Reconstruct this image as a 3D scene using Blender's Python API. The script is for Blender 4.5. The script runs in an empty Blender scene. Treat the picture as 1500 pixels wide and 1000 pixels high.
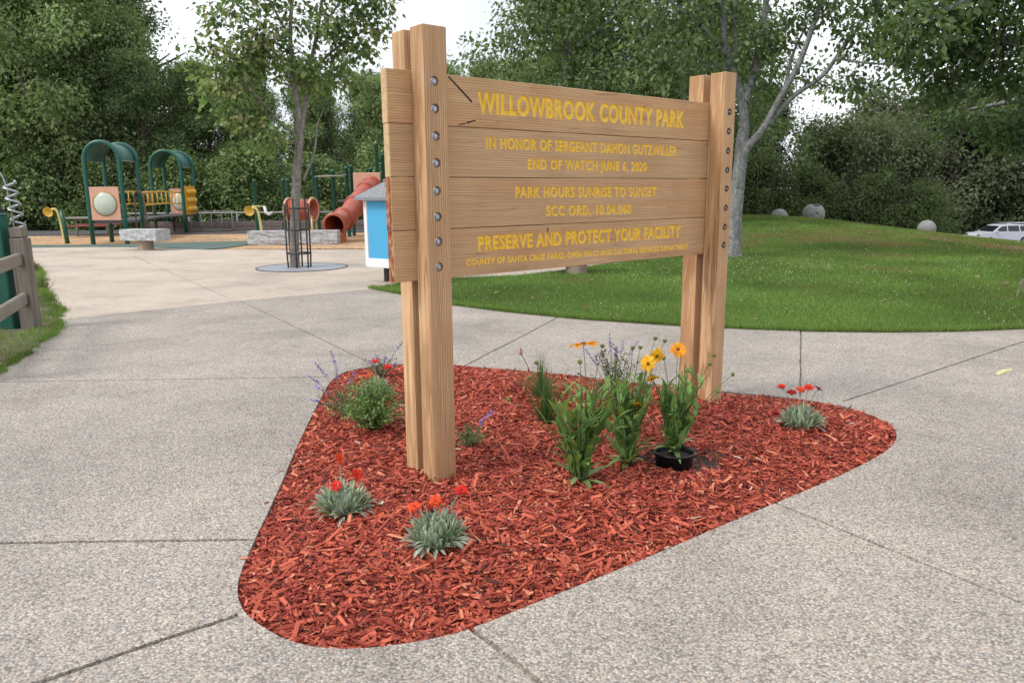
import bpy, bmesh, math, random
import numpy as np
from mathutils import Vector, Matrix
from mathutils.geometry import delaunay_2d_cdt

S = bpy.context.scene
COL = S.collection
R = math.radians
rng = np.random.default_rng(7)
random.seed(7)

# ------------------------------------------------------------------ camera
cd = bpy.data.cameras.new('camera'); cam = bpy.data.objects.new('camera', cd); COL.objects.link(cam)
S.camera = cam
cd.sensor_width = 36.0; cd.lens = 26.61; cd.clip_start = 0.05; cd.clip_end = 3000
cam.matrix_world = Matrix(((0.999973, 0.007414, 0, 0), (-0.001446, 0.194979, -0.980806, 0),
                           (-0.007272, 0.980779, 0.194985, 1.7), (0, 0, 0, 1)))
cd.dof.use_dof = True; cd.dof.focus_distance = 4.9; cd.dof.aperture_fstop = 5.6

# ------------------------------------------------------------------ sky, sun, exposure
SUN_EL, SUN_AZ = R(46), R(-114)          # azimuth from +Y, negative = left of the view
w = bpy.data.worlds.new('World'); S.world = w; w.use_nodes = True
nt = w.node_tree; nt.nodes.clear()
no = nt.nodes.new('ShaderNodeOutputWorld'); bg = nt.nodes.new('ShaderNodeBackground')
sky = nt.nodes.new('ShaderNodeTexSky'); sky.sky_type = 'NISHITA'; sky.sun_disc = False
sky.sun_elevation = SUN_EL; sky.sun_rotation = SUN_AZ; sky.dust_density = 3.0; sky.air_density = 1.0
cl = nt.nodes.new('ShaderNodeTexNoise'); cl.inputs['Scale'].default_value = 2.2; cl.inputs['Detail'].default_value = 5
ramp = nt.nodes.new('ShaderNodeValToRGB')
ramp.color_ramp.elements[0].position = 0.3; ramp.color_ramp.elements[0].color = (6.4, 6.8, 7.4, 1)
ramp.color_ramp.elements[1].position = 0.75; ramp.color_ramp.elements[1].color = (12.5, 12.6, 12.8, 1)
mx = nt.nodes.new('ShaderNodeMix'); mx.data_type = 'RGBA'; mx.inputs['Factor'].default_value = 0.85
tc = nt.nodes.new('ShaderNodeTexCoord')
nt.links.new(tc.outputs['Generated'], cl.inputs['Vector'])
nt.links.new(cl.outputs['Fac'], ramp.inputs['Fac'])
nt.links.new(sky.outputs['Color'], mx.inputs[6]); nt.links.new(ramp.outputs['Color'], mx.inputs[7])
nt.links.new(mx.outputs[2], bg.inputs['Color']); bg.inputs['Strength'].default_value = 0.095
nt.links.new(bg.outputs[0], no.inputs[0])
sl = bpy.data.lights.new('sun', 'SUN'); so = bpy.data.objects.new('sun', sl); COL.objects.link(so)
sl.energy = 1.5; sl.angle = R(16); sl.color = (1.0, 0.95, 0.87)
sd = Vector((math.sin(SUN_AZ) * math.cos(SUN_EL), math.cos(SUN_AZ) * math.cos(SUN_EL), math.sin(SUN_EL)))
so.rotation_euler = sd.to_track_quat('Z', 'Y').to_euler()
S.view_settings.view_transform = 'Standard'; S.view_settings.look = 'None'
S.view_settings.exposure = 0.62; S.view_settings.gamma = 1.0
S.cycles.max_bounces = 6; S.cycles.transparent_max_bounces = 8

# ------------------------------------------------------------------ mesh helper
class MB:
    def __init__(s): s.V = []; s.F = []; s.M = []; s.C = []; s.SM = []; s.n = 0
    def add(s, V, F, mat=0, col=(1, 1, 1), smooth=False):
        V = np.asarray(V, float).reshape(-1, 3)
        c = np.asarray(col, float)
        if c.ndim == 1: c = np.tile(c, (len(V), 1))
        s.V.append(V); s.C.append(c)
        if isinstance(F, np.ndarray): groups = [F]
        else:
            by = {}
            for f in F: by.setdefault(len(f), []).append(f)
            groups = [np.array(x) for x in by.values()]
        for Fa in groups:
            if len(Fa) == 0: continue
            s.F.append(Fa + s.n); s.M.append(np.full(len(Fa), mat)); s.SM.append(np.full(len(Fa), smooth))
        s.n += len(V)
    def box(s, c, size, rot=None, bev=0.0, mat=0, col=(1, 1, 1), seg=1):
        V, F = boxmesh(size, bev, seg)
        if rot is not None: V = V @ np.array(rot).T
        s.add(V + np.asarray(c), F, mat, col)
    def beam(s, a, b, wd, ht, bev=0.0, mat=0, col=(1, 1, 1), up=(0, 0, 1)):
        a, b = np.asarray(a, float), np.asarray(b, float); d = b - a; L = np.linalg.norm(d); d /= L
        u = np.asarray(up, float); sd_ = np.cross(u, d); sd_ /= np.linalg.norm(sd_); u = np.cross(d, sd_)
        s.box((a + b) / 2, (L, wd, ht), np.stack([d, sd_, u], 1), bev, mat, col)
    def tube(s, P, rad, n=8, mat=0, col=(1, 1, 1), cap=True, smooth=True):
        P = np.asarray(P, float); k = len(P); rad = np.broadcast_to(np.asarray(rad, float), (k,))
        T = np.gradient(P, axis=0); T /= np.linalg.norm(T, axis=1)[:, None] + 1e-12
        up = np.array([0, 0, 1.]) if abs(T[0][2]) < .9 else np.array([1., 0, 0])
        N = np.cross(T[0], up); N /= np.linalg.norm(N); ring = []
        an = np.linspace(0, 2 * np.pi, n, endpoint=False)
        for i in range(k):
            N = N - T[i] * (N @ T[i]); N /= np.linalg.norm(N) + 1e-12; B = np.cross(T[i], N)
            ring.append(P[i] + rad[i] * (np.cos(an)[:, None] * N + np.sin(an)[:, None] * B))
        V = np.concatenate(ring); F = []
        i0 = np.arange(n); i1 = (i0 + 1) % n
        Q = np.concatenate([np.stack([j * n + i0, j * n + i1, (j + 1) * n + i1, (j + 1) * n + i0], 1) for j in range(k - 1)])
        b = s.n; s.add(V, Q, mat, col, smooth)
        if cap:
            s.F.append(np.array([list(range(n))[::-1]]) + b); s.M.append(np.array([mat])); s.SM.append(np.array([False]))
            s.F.append(np.array([list(range((k - 1) * n, k * n))]) + b); s.M.append(np.array([mat])); s.SM.append(np.array([False]))
    def lathe(s, prof, c=(0, 0, 0), n=24, rot=None, mat=0, col=(1, 1, 1), smooth=True):
        an = np.linspace(0, 2 * np.pi, n, endpoint=False); k = len(prof)
        V = np.concatenate([np.stack([r * np.cos(an), r * np.sin(an), np.full(n, z)], 1) for r, z in prof])
        if rot is not None: V = V @ np.array(rot).T
        i0 = np.arange(n); i1 = (i0 + 1) % n
        Q = np.concatenate([np.stack([j * n + i0, j * n + i1, (j + 1) * n + i1, (j + 1) * n + i0], 1) for j in range(k - 1)])
        s.add(V + np.asarray(c, float), Q, mat, col, smooth)
    def ribbon(s, b, d, up, L, W, bend=0.3, seg=4, mat=0, col=(1, 1, 1), shape='leaf', fold=0.12):
        b, d, up = (np.asarray(q, float) for q in (b, d, up)); d = d / np.linalg.norm(d)
        sd_ = np.cross(d, up); nn = np.linalg.norm(sd_); sd_ = sd_ / nn if nn > 1e-6 else np.array([1., 0, 0])
        nrm = np.cross(sd_, d); V = []
        for i in range(seg + 1):
            t = i / seg
            if shape == 'leaf': wv = W * (math.sin(math.pi * min(1, (t * .93 + .07)) ** .8)) ** .9 if t < 1 else 0.02 * W
            elif shape == 'spoon': wv = W * (.22 + .78 * math.sin(math.pi * min(1, t ** 1.6 * .97)) ** .8) if t < 1 else .15 * W
            else: wv = W * (1 - t * .93)
            ang = bend * t
            c = b + L * t * (d * math.cos(ang * .6) - nrm * math.sin(ang * .6))
            V += [c - sd_ * wv / 2 + nrm * fold * wv, c, c + sd_ * wv / 2 + nrm * fold * wv]
        F = []
        for i in range(seg):
            o = i * 3; F += [[o, o + 1, o + 4, o + 3], [o + 1, o + 2, o + 5, o + 4]]
        s.add(V, F, mat, col, True)
    def leaves(s, P, D, N, L, W, col, mat=0):
        n = len(P); D = D / (np.linalg.norm(D, axis=1)[:, None] + 1e-9)
        sd_ = np.cross(D, N); sd_ /= np.linalg.norm(sd_, axis=1)[:, None] + 1e-9; nr = np.cross(sd_, D)
        L = np.asarray(L)[:, None]; W = np.asarray(W)[:, None]
        V = np.stack([P, P + D * L * .42 + sd_ * W * .5 + nr * W * .14, P + D * L, P + D * L * .42 - sd_ * W * .5 + nr * W * .14], 1).reshape(-1, 3)
        i = np.arange(n) * 4
        F = np.concatenate([np.stack([i, i + 1, i + 2], 1), np.stack([i, i + 2, i + 3], 1)])
        s.add(V, F, mat, np.repeat(col, 4, 0))
    def build(s, name, mats, parent=None, loc=None):
        me = bpy.data.meshes.new(name)
        V = np.concatenate(s.V); C = np.concatenate(s.C)
        me.vertices.add(len(V)); me.vertices.foreach_set('co', V.astype(np.float32).ravel())
        nl = sum(f.size for f in s.F); nf = sum(len(f) for f in s.F)
        me.loops.add(nl); me.polygons.add(nf)
        me.loops.foreach_set('vertex_index', np.concatenate([f.ravel() for f in s.F]).astype(np.int32))
        sizes = np.concatenate([np.full(len(f), f.shape[1]) for f in s.F])
        me.polygons.foreach_set('loop_start', np.concatenate([[0], np.cumsum(sizes)[:-1]]).astype(np.int32))
        me.polygons.foreach_set('material_index', np.concatenate(s.M).astype(np.int32))
        me.polygons.foreach_set('use_smooth', np.concatenate(s.SM).astype(bool))
        at = me.attributes.new('Col', 'FLOAT_COLOR', 'POINT')
        at.data.foreach_set('color', np.concatenate([C, np.ones((len(C), 1))], 1).astype(np.float32).ravel())
        me.update(calc_edges=True); me.validate()
        for m in (mats if isinstance(mats, (list, tuple)) else [mats]): me.materials.append(m)
        o = bpy.data.objects.new(name, me); COL.objects.link(o)
        if parent is not None: o.parent = parent
        if loc is not None: o.location = loc
        return o

_bc = {}
def boxmesh(size, bev, seg=1):
    key = (tuple(np.round(size, 5)), bev, seg)
    if key not in _bc:
        bm = bmesh.new(); bmesh.ops.create_cube(bm, size=1.0)
        for v in bm.verts: v.co = Vector((v.co.x * size[0], v.co.y * size[1], v.co.z * size[2]))
        if bev > 0: bmesh.ops.bevel(bm, geom=list(bm.edges), offset=bev, segments=seg, affect='EDGES', profile=.5)
        bm.verts.index_update()
        _bc[key] = (np.array([v.co[:] for v in bm.verts]), [[v.index for v in f.verts] for f in bm.faces]); bm.free()
    return _bc[key]

def tag(o, label=None, cat=None, group=None, kind=None):
    if label: o['label'] = label
    if cat: o['category'] = cat
    if group: o['group'] = group
    if kind: o['kind'] = kind
    return o
def empty(name, loc, rz=0.0, label=None, cat=None, group=None):
    o = bpy.data.objects.new(name, None); COL.objects.link(o); o.location = loc; o.rotation_euler = (0, 0, rz)
    o.empty_display_size = .2
    return tag(o, label, cat, group)
def copy_tree(o, parent=None):
    c = o.copy(); COL.objects.link(c)
    if parent is not None: c.parent = parent
    for ch in list(o.children): copy_tree(ch, c)
    return c
def rotz(a): c, s = math.cos(a), math.sin(a); return np.array([[c, -s, 0], [s, c, 0], [0, 0, 1.]])
def sstep(a, b, x): t = np.clip((x - a) / (b - a), 0, 1); return t * t * (3 - 2 * t)
def unit(v): v = np.asarray(v, float); return v / (np.linalg.norm(v, axis=-1, keepdims=True) + 1e-12)

# ------------------------------------------------------------------ materials
class NT:
    def __init__(s, name):
        s.m = bpy.data.materials.new(name); s.m.use_nodes = True; s.t = s.m.node_tree
        s.b = s.t.nodes['Principled BSDF']; s.out = s.t.nodes['Material Output']
    def n(s, typ, **kw):
        x = s.t.nodes.new(typ)
        for k, v in kw.items():
            if hasattr(x, k) and not k in ('Scale',): 
                try: setattr(x, k, v); continue
                except Exception: pass
            x.inputs[k].default_value = v
        return x
    def l(s, a, b): s.t.links.new(a, b)
    def coord(s, out='Object', scale=(1, 1, 1), rand=False):
        t = s.n('ShaderNodeTexCoord'); mp = s.n('ShaderNodeMapping'); mp.inputs['Scale'].default_value = scale
        src = t.outputs[out]
        if rand:
            oi = s.n('ShaderNodeObjectInfo'); mu = s.n('ShaderNodeVectorMath', operation='SCALE'); mu.inputs['Scale'].default_value = 37.0
            ad = s.n('ShaderNodeVectorMath', operation='ADD'); cx = s.n('ShaderNodeCombineXYZ')
            s.l(oi.outputs['Random'], cx.inputs[0]); s.l(oi.outputs['Random'], cx.inputs[2]); s.l(cx.outputs[0], mu.inputs[0])
            s.l(src, ad.inputs[0]); s.l(mu.outputs[0], ad.inputs[1]); src = ad.outputs[0]
        s.l(src, mp.inputs['Vector']); return mp.outputs[0]
    def noise(s, vec, scale, detail=3, rough=.5, dist=0.0):
        x = s.n('ShaderNodeTexNoise'); x.inputs['Scale'].default_value = scale; x.inputs['Detail'].default_value = detail
        x.inputs['Roughness'].default_value = rough; x.inputs['Distortion'].default_value = dist; s.l(vec, x.inputs['Vector']); return x.outputs['Fac']
    def ramp(s, fac, stops):
        x = s.n('ShaderNodeValToRGB'); e = x.color_ramp.elements
        while len(e) < len(stops): e.new(.5)
        for el, (p, c) in zip(e, stops): el.position = p; el.color = (*c, 1) if len(c) == 3 else c
        s.l(fac, x.inputs['Fac']); return x.outputs['Color']
    def mix(s, fac, a, b, mode='MIX'):
        x = s.n('ShaderNodeMix', data_type='RGBA', blend_type=mode)
        for v, i in ((fac, 0), (a, 6), (b, 7)):
            if isinstance(v, (int, float)): x.inputs[i].default_value = v
            elif isinstance(v, tuple): x.inputs[i].default_value = (*v, 1)
            else: s.l(v, x.inputs[i])
        return x.outputs[2]
    def bump(s, h, strength=.3, dist=.01, nrm=None):
        x = s.n('ShaderNodeBump'); x.inputs['Strength'].default_value = strength; x.inputs['Distance'].default_value = dist
        s.l(h, x.inputs['Height'])
        if nrm is not None: s.l(nrm, x.inputs['Normal'])
        s.l(x.outputs[0], s.b.inputs['Normal']); return x.outputs[0]
    def base(s, c): 
        if isinstance(c, tuple): s.b.inputs['Base Color'].default_value = (*c, 1)
        else: s.l(c, s.b.inputs['Base Color'])
    def set(s, rough=.6, metal=0., spec=.5):
        s.b.inputs['Roughness'].default_value = rough; s.b.inputs['Metallic'].default_value = metal
        s.b.inputs['Specular IOR Level'].default_value = spec; return s

def simple(name, col, rough=.6, metal=0., var=.12, scale=8., bump=.0, spec=.5):
    k = NT(name).set(rough, metal, spec); v = k.coord()
    f = k.noise(v, scale, 5, .6)
    lo = tuple(c * (1 - var) for c in col); hi = tuple(min(1, c * (1 + var)) for c in col)
    k.base(k.ramp(f, [(.3, lo), (.7, hi)]))
    if bump: k.bump(k.noise(v, scale * 6, 4), bump, .01)
    return k.m
def vcol(name, rough=.6, trans=0.0, grain=0.0, spec=.3, gscale=60.):
    k = NT(name).set(rough, 0, spec); a = k.n('ShaderNodeAttribute', attribute_name='Col'); c = a.outputs['Color']
    if grain:
        v = k.coord(); f = k.noise(v, gscale, 4, .6)
        c = k.mix(1.0, c, k.ramp(f, [(.25, (1 - grain,) * 3), (.75, (1 + grain,) * 3)]), 'MULTIPLY')
    k.base(c)
    if trans:
        tr = k.n('ShaderNodeBsdfTranslucent'); ms = k.n('ShaderNodeMixShader'); ms.inputs[0].default_value = trans
        k.l(k.mix(1.0, c, (1.15, 1.25, .6), 'MULTIPLY'), tr.inputs['Color'])
        k.l(k.b.outputs[0], ms.inputs[1]); k.l(tr.outputs[0], ms.inputs[2]); k.l(ms.outputs[0], k.out.inputs[0])
    return k.m
def wood(name, lo, hi, dark, axis, wave=True, seed=0., ring=.35, fine=1.0):
    k = NT(name).set(.62, 0, .25)
    a, b = 1.3, 34.
    sc = {'x': (a, b, b), 'z': (b, b, a)}[axis]
    v = k.coord('Object', sc, True)
    g1 = k.noise(v, 1.0, 5, .6, .4)
    sc2 = {'x': (2.5, 190, 190), 'z': (190, 190, 2.5)}[axis]
    g2 = k.noise(k.coord('Object', sc2, True), 1.0, 3, .6)
    big = k.noise(k.coord('Object', (1.6, 1.6, 1.6), True), 1.5, 3, .5)
    c = k.ramp(g1, [(.28, lo), (.72, hi)])
    if axis == 'z' and wave:
        fl = k.n('ShaderNodeTexWave', wave_type='BANDS', bands_direction='X'); fl.inputs['Scale'].default_value = 1.0; fl.inputs['Distortion'].default_value = 9.; fl.inputs['Detail'].default_value = 2.; fl.inputs['Detail Scale'].default_value = .9
        k.l(k.coord('Object', (26, 26, 2.2), True), fl.inputs['Vector'])
        fm = k.noise(k.coord('Object', (5, 5, .8), True), 1.0, 2); fa = k.mix(1.0, k.ramp(fl.outputs['Fac'], [(.55, (0, 0, 0)), (1, (.75, .75, .75))]), k.ramp(fm, [(.42, (0, 0, 0)), (.62, (1, 1, 1))]), 'MULTIPLY')
        c = k.mix(fa, c, dark)
    c = k.mix(k.ramp(big, [(.4, (0, 0, 0)), (.7, (1, 1, 1))]), c, k.mix(1.0, c, (.86, .82, .78), 'MULTIPLY'))
    c = k.mix(1.0, c, k.ramp(g2, [(.3, (1 - .11 * fine,) * 3), (.7, (1 + .07 * fine,) * 3)]), 'MULTIPLY')
    h = g2
    if axis == 'x':
        kn = k.noise(k.coord('Object', (2.2, 9, 26), True), 1.0, 4, .55, 1.2); c = k.mix(k.ramp(kn, [(.62, (0, 0, 0)), (.72, (.55, .55, .55))]), c, dark)
        rb = k.noise(k.coord('Object', (.5, 3, 11), True), 1.0, 3, .5); c = k.mix(k.ramp(rb, [(.5, (0, 0, 0)), (.68, (.5, .5, .5))]), c, k.mix(1.0, c, (1.0, .80, .68), 'MULTIPLY'))
    if wave:
        sc3 = {'x': (.55, 7, 7), 'z': (7, 7, .55)}[axis]
        wv = k.n('ShaderNodeTexWave', wave_type='RINGS', rings_direction='SPHERICAL'); wv.inputs['Scale'].default_value = 3.2
        wv.inputs['Distortion'].default_value = 5.5; wv.inputs['Detail'].default_value = 3.5; wv.inputs['Detail Scale'].default_value = 1.1
        k.l(k.coord('Object', sc3, True), wv.inputs['Vector'])
        c = k.mix(k.ramp(wv.outputs['Fac'], [(.45, (0, 0, 0)), (.95, (ring,) * 3)]), c, dark)
    oi = k.n('ShaderNodeObjectInfo'); c = k.mix(1.0, c, k.ramp(oi.outputs['Random'], [(0, (1.06, 1.03, .98)), (.5, (.97, .94, .92)), (1, (1.06, .98, .90))]), 'MULTIPLY')
    k.base(c); k.bump(h, .15, .004)
    return k.m

def aggregate(name, warm=0.0, light=1.0, pebble=92., contrast=1.0):
    k = NT(name).set(.75, 0, .3); v = k.coord()
    nw = k.noise(v, 30, 2)
    ad = k.n('ShaderNodeVectorMath', operation='ADD'); sc = k.n('ShaderNodeVectorMath', operation='SCALE'); sc.inputs['Scale'].default_value = .012
    nn = k.n('ShaderNodeTexNoise'); nn.inputs['Scale'].default_value = 40.; k.l(v, nn.inputs['Vector'])
    k.l(nn.outputs['Color'], sc.inputs[0]); k.l(v, ad.inputs[0]); k.l(sc.outputs[0], ad.inputs[1])
    vo = k.n('ShaderNodeTexVoronoi', feature='F1'); vo.inputs['Scale'].default_value = pebble; vo.inputs['Randomness'].default_value = 1.0
    k.l(ad.outputs[0], vo.inputs['Vector'])
    sx = k.n('ShaderNodeSeparateColor'); k.l(vo.outputs['Color'], sx.inputs[0])
    L = light
    pal = [(0.0, (.14, .13, .125)), (.16, (.25, .24, .235)), (.32, (.37, .345, .325)), (.46, (.42, .335, .285)), (.58, (.34, .35, .36)),
           (.70, (.47, .42, .34)), (.82, (.43, .40, .385)), (.95, (.56, .52, .48))]
    c = k.ramp(sx.outputs[0], [(p, tuple(L * x for x in q)) for p, q in pal])
    mean = tuple(L * x for x in (.375, .35, .325))
    c = k.mix(1 - contrast, c, mean)
    edge = k.ramp(vo.outputs['Distance'], [(.42, (0, 0, 0)), (.78, (1, 1, 1))])
    c = k.mix(edge, c, tuple(L * x for x in (.20, .185, .17)))
    st = k.noise(v, .9, 6, .62)
    c = k.mix(1.0, c, k.ramp(st, [(.3, (.80, .79, .78)), (.5, (1, 1, 1)), (.72, (1.12, 1.10, 1.07))]), 'MULTIPLY')
    st3 = k.noise(v, .33, 4, .6); c = k.mix(1.0, c, k.ramp(st3, [(.35, (.87, .87, .87)), (.6, (1.06, 1.05, 1.04))]), 'MULTIPLY')
    sp3 = k.noise(v, 2.3, 3, .7, 1.5); c = k.mix(k.ramp(sp3, [(.66, (0, 0, 0)), (.78, (.22, .22, .22))]), c, tuple(L * x for x in (.16, .14, .12)))
    st2 = k.noise(v, 5.5, 5, .7)
    c = k.mix(1.0, c, k.ramp(st2, [(.3, (.9, .9, .9)), (.7, (1.08, 1.07, 1.06))]), 'MULTIPLY')
    if warm: c = k.mix(warm, c, k.mix(1.0, c, (1.25, 1.06, .86), 'MULTIPLY'))
    k.base(c)
    inv = k.n('ShaderNodeMath', operation='SUBTRACT'); inv.inputs[0].default_value = 1.0; k.l(vo.outputs['Distance'], inv.inputs[1])
    k.bump(inv.outputs[0], .55, .006)
    return k.m

M = {}
M['pavement'] = aggregate('exposed_aggregate', .13, 1.03, 96., .95)
M['plaza'] = aggregate('tan_concrete', .40, 1.42, 120., .35)
M['soil'] = simple('dark_soil', (.045, .034, .027), .95, var=.5, scale=30, bump=.6)
M['vergesoil'] = simple('verge_earth', (.12, .095, .065), .95, var=.5, scale=14, bump=.6)
M['ground'] = simple('woodland_floor', (.05, .04, .025), .95, var=.4, scale=2)
M['bedsoil'] = simple('red_bark_base', (.20, .034, .024), .95, var=.5, scale=60, bump=.7)
M['chips'] = vcol('red_bark_chips', .72, 0, .28, .25, 220.)
M['board'] = wood('cedar_boards', (.48, .318, .175), (.60, .42, .245), (.21, .11, .06), 'x', True, ring=.42, fine=.55)
M['post'] = wood('cedar_posts', (.51, .33, .185), (.66, .45, .265), (.27, .145, .07), 'z', True, ring=.5)
M['yellow'] = simple('yellow_letter_paint', (.78, .49, .035), .45, var=.12, scale=30)
M['gouge'] = simple('dark_gouge', (.085, .06, .05), .9, var=.3, scale=40)
M['steel'] = simple('galvanised_steel', (.42, .44, .47), .38, .85, var=.15, scale=60)
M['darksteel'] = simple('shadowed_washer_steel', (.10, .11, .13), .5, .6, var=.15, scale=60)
M['leaf'] = vcol('plant_leaf', .5, .3, .1, .35)
M['petal'] = vcol('flower_petal', .5, .2, .1, .2)
M['treeleaf'] = vcol('tree_leaf', .55, .38, 0, .3)
M['farleaf'] = vcol('wood_leaf', .65, .38, 0, .15)
M['grass'] = vcol('grass_blade', .6, .3, 0, .2)
M['bplastic'] = simple('black_pot_plastic', (.012, .012, .014), .4, var=.1)
M['green'] = simple('dark_green_paint', (.008, .085, .06), .35, var=.1, scale=3)
M['teal'] = simple('green_roof_mesh', (.045, .135, .115), .5, var=.15, scale=6)
M['pink'] = simple('salmon_panel', (.62, .34, .235), .5, var=.06)
M['bubble'] = simple('hazy_bubble_window', (.50, .55, .46), .25, var=.08, scale=3)
M['rim'] = simple('tan_rim_paint', (.42, .25, .11), .5, var=.2)
M['ypaint'] = simple('yellow_bar_paint', (.70, .42, .06), .4, var=.08)
M['ypanel'] = simple('yellow_panel', (.75, .36, .035), .45, var=.06)
M['cream'] = simple('cream_tube_paint', (.62, .52, .20), .4, var=.1)
M['brown'] = simple('brown_rail_paint', (.16, .12, .08), .45, var=.1)
M['deck'] = simple('grey_deck', (.10, .10, .11), .7, var=.15)
M['slide'] = simple('orange_red_plastic', (.36, .075, .04), .36, var=.1, scale=3)
M['granite'] = NT('rough_granite').set(.85, 0, .3)
_k = M['granite']; _v = _k.coord(); _k.base(_k.ramp(_k.noise(_v, 9, 6, .75), [(.3, (.27, .28, .29)), (.5, (.44, .45, .46)), (.7, (.60, .61, .62))])); _k.bump(_k.noise(_v, 22, 6, .7), .8, .04); M['granite'] = _k.m
M['concrete'] = simple('grey_concrete', (.25, .245, .235), .9, var=.3, scale=14, bump=.4)
M['pedestal'] = simple('tan_pedestal', (.30, .23, .18), .9, var=.2, scale=14, bump=.3)
M['metaldark'] = simple('rusty_dark_steel', (.045, .035, .032), .6, .3, var=.3, scale=20)
M['grate'] = simple('grey_tree_grate', (.30, .32, .36), .6, .2, var=.15, scale=10)
M['white'] = simple('white_paint', (.74, .75, .76), .5, var=.06, scale=5)
M['blue'] = simple('sky_blue_board', (.06, .36, .62), .5, var=.05, scale=3)
M['shingle'] = simple('grey_shingle', (.22, .235, .25), .85, var=.3, scale=30, bump=.4)
M['oldwood'] = wood('weathered_wood', (.13, .115, .10), (.27, .245, .215), (.06, .05, .045), 'z', False, fine=2.2)
M['oldrail'] = wood('weathered_rail', (.16, .145, .13), (.34, .315, .29), (.06, .05, .045), 'x', False, fine=2.2)
M['rubber'] = simple('green_safety_rubber', (.085, .13, .115), .9, var=.15, scale=6)
_k = NT('playground_wood_chips').set(.9, 0, .2); _v = _k.coord()
_vo = _k.n('ShaderNodeTexVoronoi'); _vo.inputs['Scale'].default_value = 16.; _k.l(_k.coord('Object', (1, 1.6, 1)), _vo.inputs['Vector'])
_s = _k.n('ShaderNodeSeparateColor'); _k.l(_vo.outputs['Color'], _s.inputs[0])
_c = _k.ramp(_s.outputs[0], [(0, (.26, .15, .085)), (.4, (.46, .29, .17)), (.75, (.58, .40, .25)), (1, (.72, .54, .36))])
_c = _k.mix(1.0, _c, _k.ramp(_k.noise(_v, .8, 4), [(.3, (.8, .78, .76)), (.7, (1.12, 1.1, 1.05))]), 'MULTIPLY')
_k.base(_c); _k.bump(_vo.outputs['Distance'], .8, .03); M['woodchips'] = _k.m
M['asphalt'] = simple('dark_asphalt_path', (.075, .075, .085), .85, var=.15, scale=6)
M['timber'] = simple('grey_brown_timber', (.16, .125, .115), .85, var=.3, scale=8, bump=.3)
M['rail'] = simple('pale_rail_metal', (.27, .265, .25), .6, .2, var=.1)
def bark(name, lo, hi, patch, sc=6.):
    k = NT(name).set(.85, 0, .2); v = k.coord('Object', (1, 1, .45))
    f = k.noise(v, sc, 6, .7); c = k.ramp(f, [(.32, lo), (.66, hi)])
    vo = k.noise(k.coord('Object', (1, 1, 1.6)), sc * 1.7, 4, .6, 1.2)
    c = k.mix(k.ramp(vo, [(.56, (0, 0, 0)), (.62, (1, 1, 1))]), c, patch)
    k.base(c); k.bump(f, .5, .02); return k.m
M['bark_pale'] = bark('mottled_pale_bark', (.13, .13, .13), (.31, .315, .315), (.05, .045, .04), 10.)
M['bark_tan'] = bark('flaky_tan_bark', (.13, .12, .11), (.33, .30, .27), (.075, .065, .06), 12.)
M['bark_dark'] = bark('dark_bark', (.035, .028, .022), (.10, .085, .07), (.03, .025, .02))
_k = NT('lawn_turf').set(.9, 0, .1); _v = _k.coord()
_c = _k.ramp(_k.noise(_v, 1.1, 6, .65), [(.3, (.045, .09, .018)), (.7, (.075, .14, .03))])
_k.base(_c); _k.bump(_k.noise(_v, 60, 4), .7, .02); M['turf'] = _k.m
M['carpaint'] = simple('white_car_paint', (.58, .60, .66), .25, var=.03)
M['carsilver'] = simple('silver_car_paint', (.50, .52, .56), .25, .4, var=.03)
M['glass'] = simple('dark_car_glass', (.012, .015, .018), .08, var=.05)
M['tyre'] = simple('black_tyre', (.015, .015, .016), .8, var=.1)
M['redlamp'] = simple('red_tail_lamp', (.45, .02, .015), .25, var=.05)
_k = NT('red_bark_edge').set(.9, 0, .2); _v = _k.coord('Object', (1, 1, .5)); _f = _k.noise(_v, 38, 5, .75); _k.base(_k.ramp(_f, [(.3, (.10, .03, .018)), (.48, (.30, .085, .04)), (.62, (.50, .33, .18))])); _k.bump(_f, .8, .02); M['barkred'] = _k.m
M['endgrain'] = simple('pale_end_grain', (.50, .36, .20), .8, var=.18, scale=25)
M['markyellow'] = simple('faded_yellow_mark', (.52, .48, .24), .9, var=.35, scale=20)

# ------------------------------------------------------------------ terrain
def terr(x, y):
    x = np.asarray(x, float); y = np.asarray(y, float)
    m = .60 * np.exp(-((x - 10.5) / np.where(x > 10.5, 5.6, 8.0)) ** 2 - ((y - 31) / 9.0) ** 2)
    return m * sstep(9, 16, y) - np.minimum(3.9 * sstep(9, 36, x) * sstep(9, 56, y), 2.85)
def inpoly(P, poly):
    x, y = P[:, 0], P[:, 1]; r = np.zeros(len(P), bool); n = len(poly)
    for i in range(n):
        x1, y1 = poly[i]; x2, y2 = poly[(i + 1) % n]
        c = ((y1 > y) != (y2 > y)) & (x < (x2 - x1) * (y - y1) / ((y2 - y1) or 1e-9) + x1); r ^= c
    return r
def polydist(P, poly):
    d = np.full(len(P), 1e9); n = len(poly)
    for i in range(n):
        a = np.array(poly[i]); b = np.array(poly[(i + 1) % n]); ab = b - a
        t = np.clip(((P - a) @ ab) / (ab @ ab + 1e-12), 0, 1); q = a + t[:, None] * ab
        d = np.minimum(d, np.linalg.norm(P - q, axis=1))
    return d
def smoothpoly(poly, it=2):
    p = [np.array(q, float) for q in poly]
    for _ in range(it):
        o = []
        for i in range(len(p)):
            a, b = p[i], p[(i + 1) % len(p)]; o += [a * .75 + b * .25, a * .25 + b * .75]
        p = o
    return [tuple(q) for q in p]
def resample(poly, step):
    o = []; n = len(poly)
    for i in range(n):
        a, b = np.array(poly[i]), np.array(poly[(i + 1) % n]); k = max(1, int(np.linalg.norm(b - a) / step))
        o += [tuple(a + (b - a) * j / k) for j in range(k)]
    return o
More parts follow.
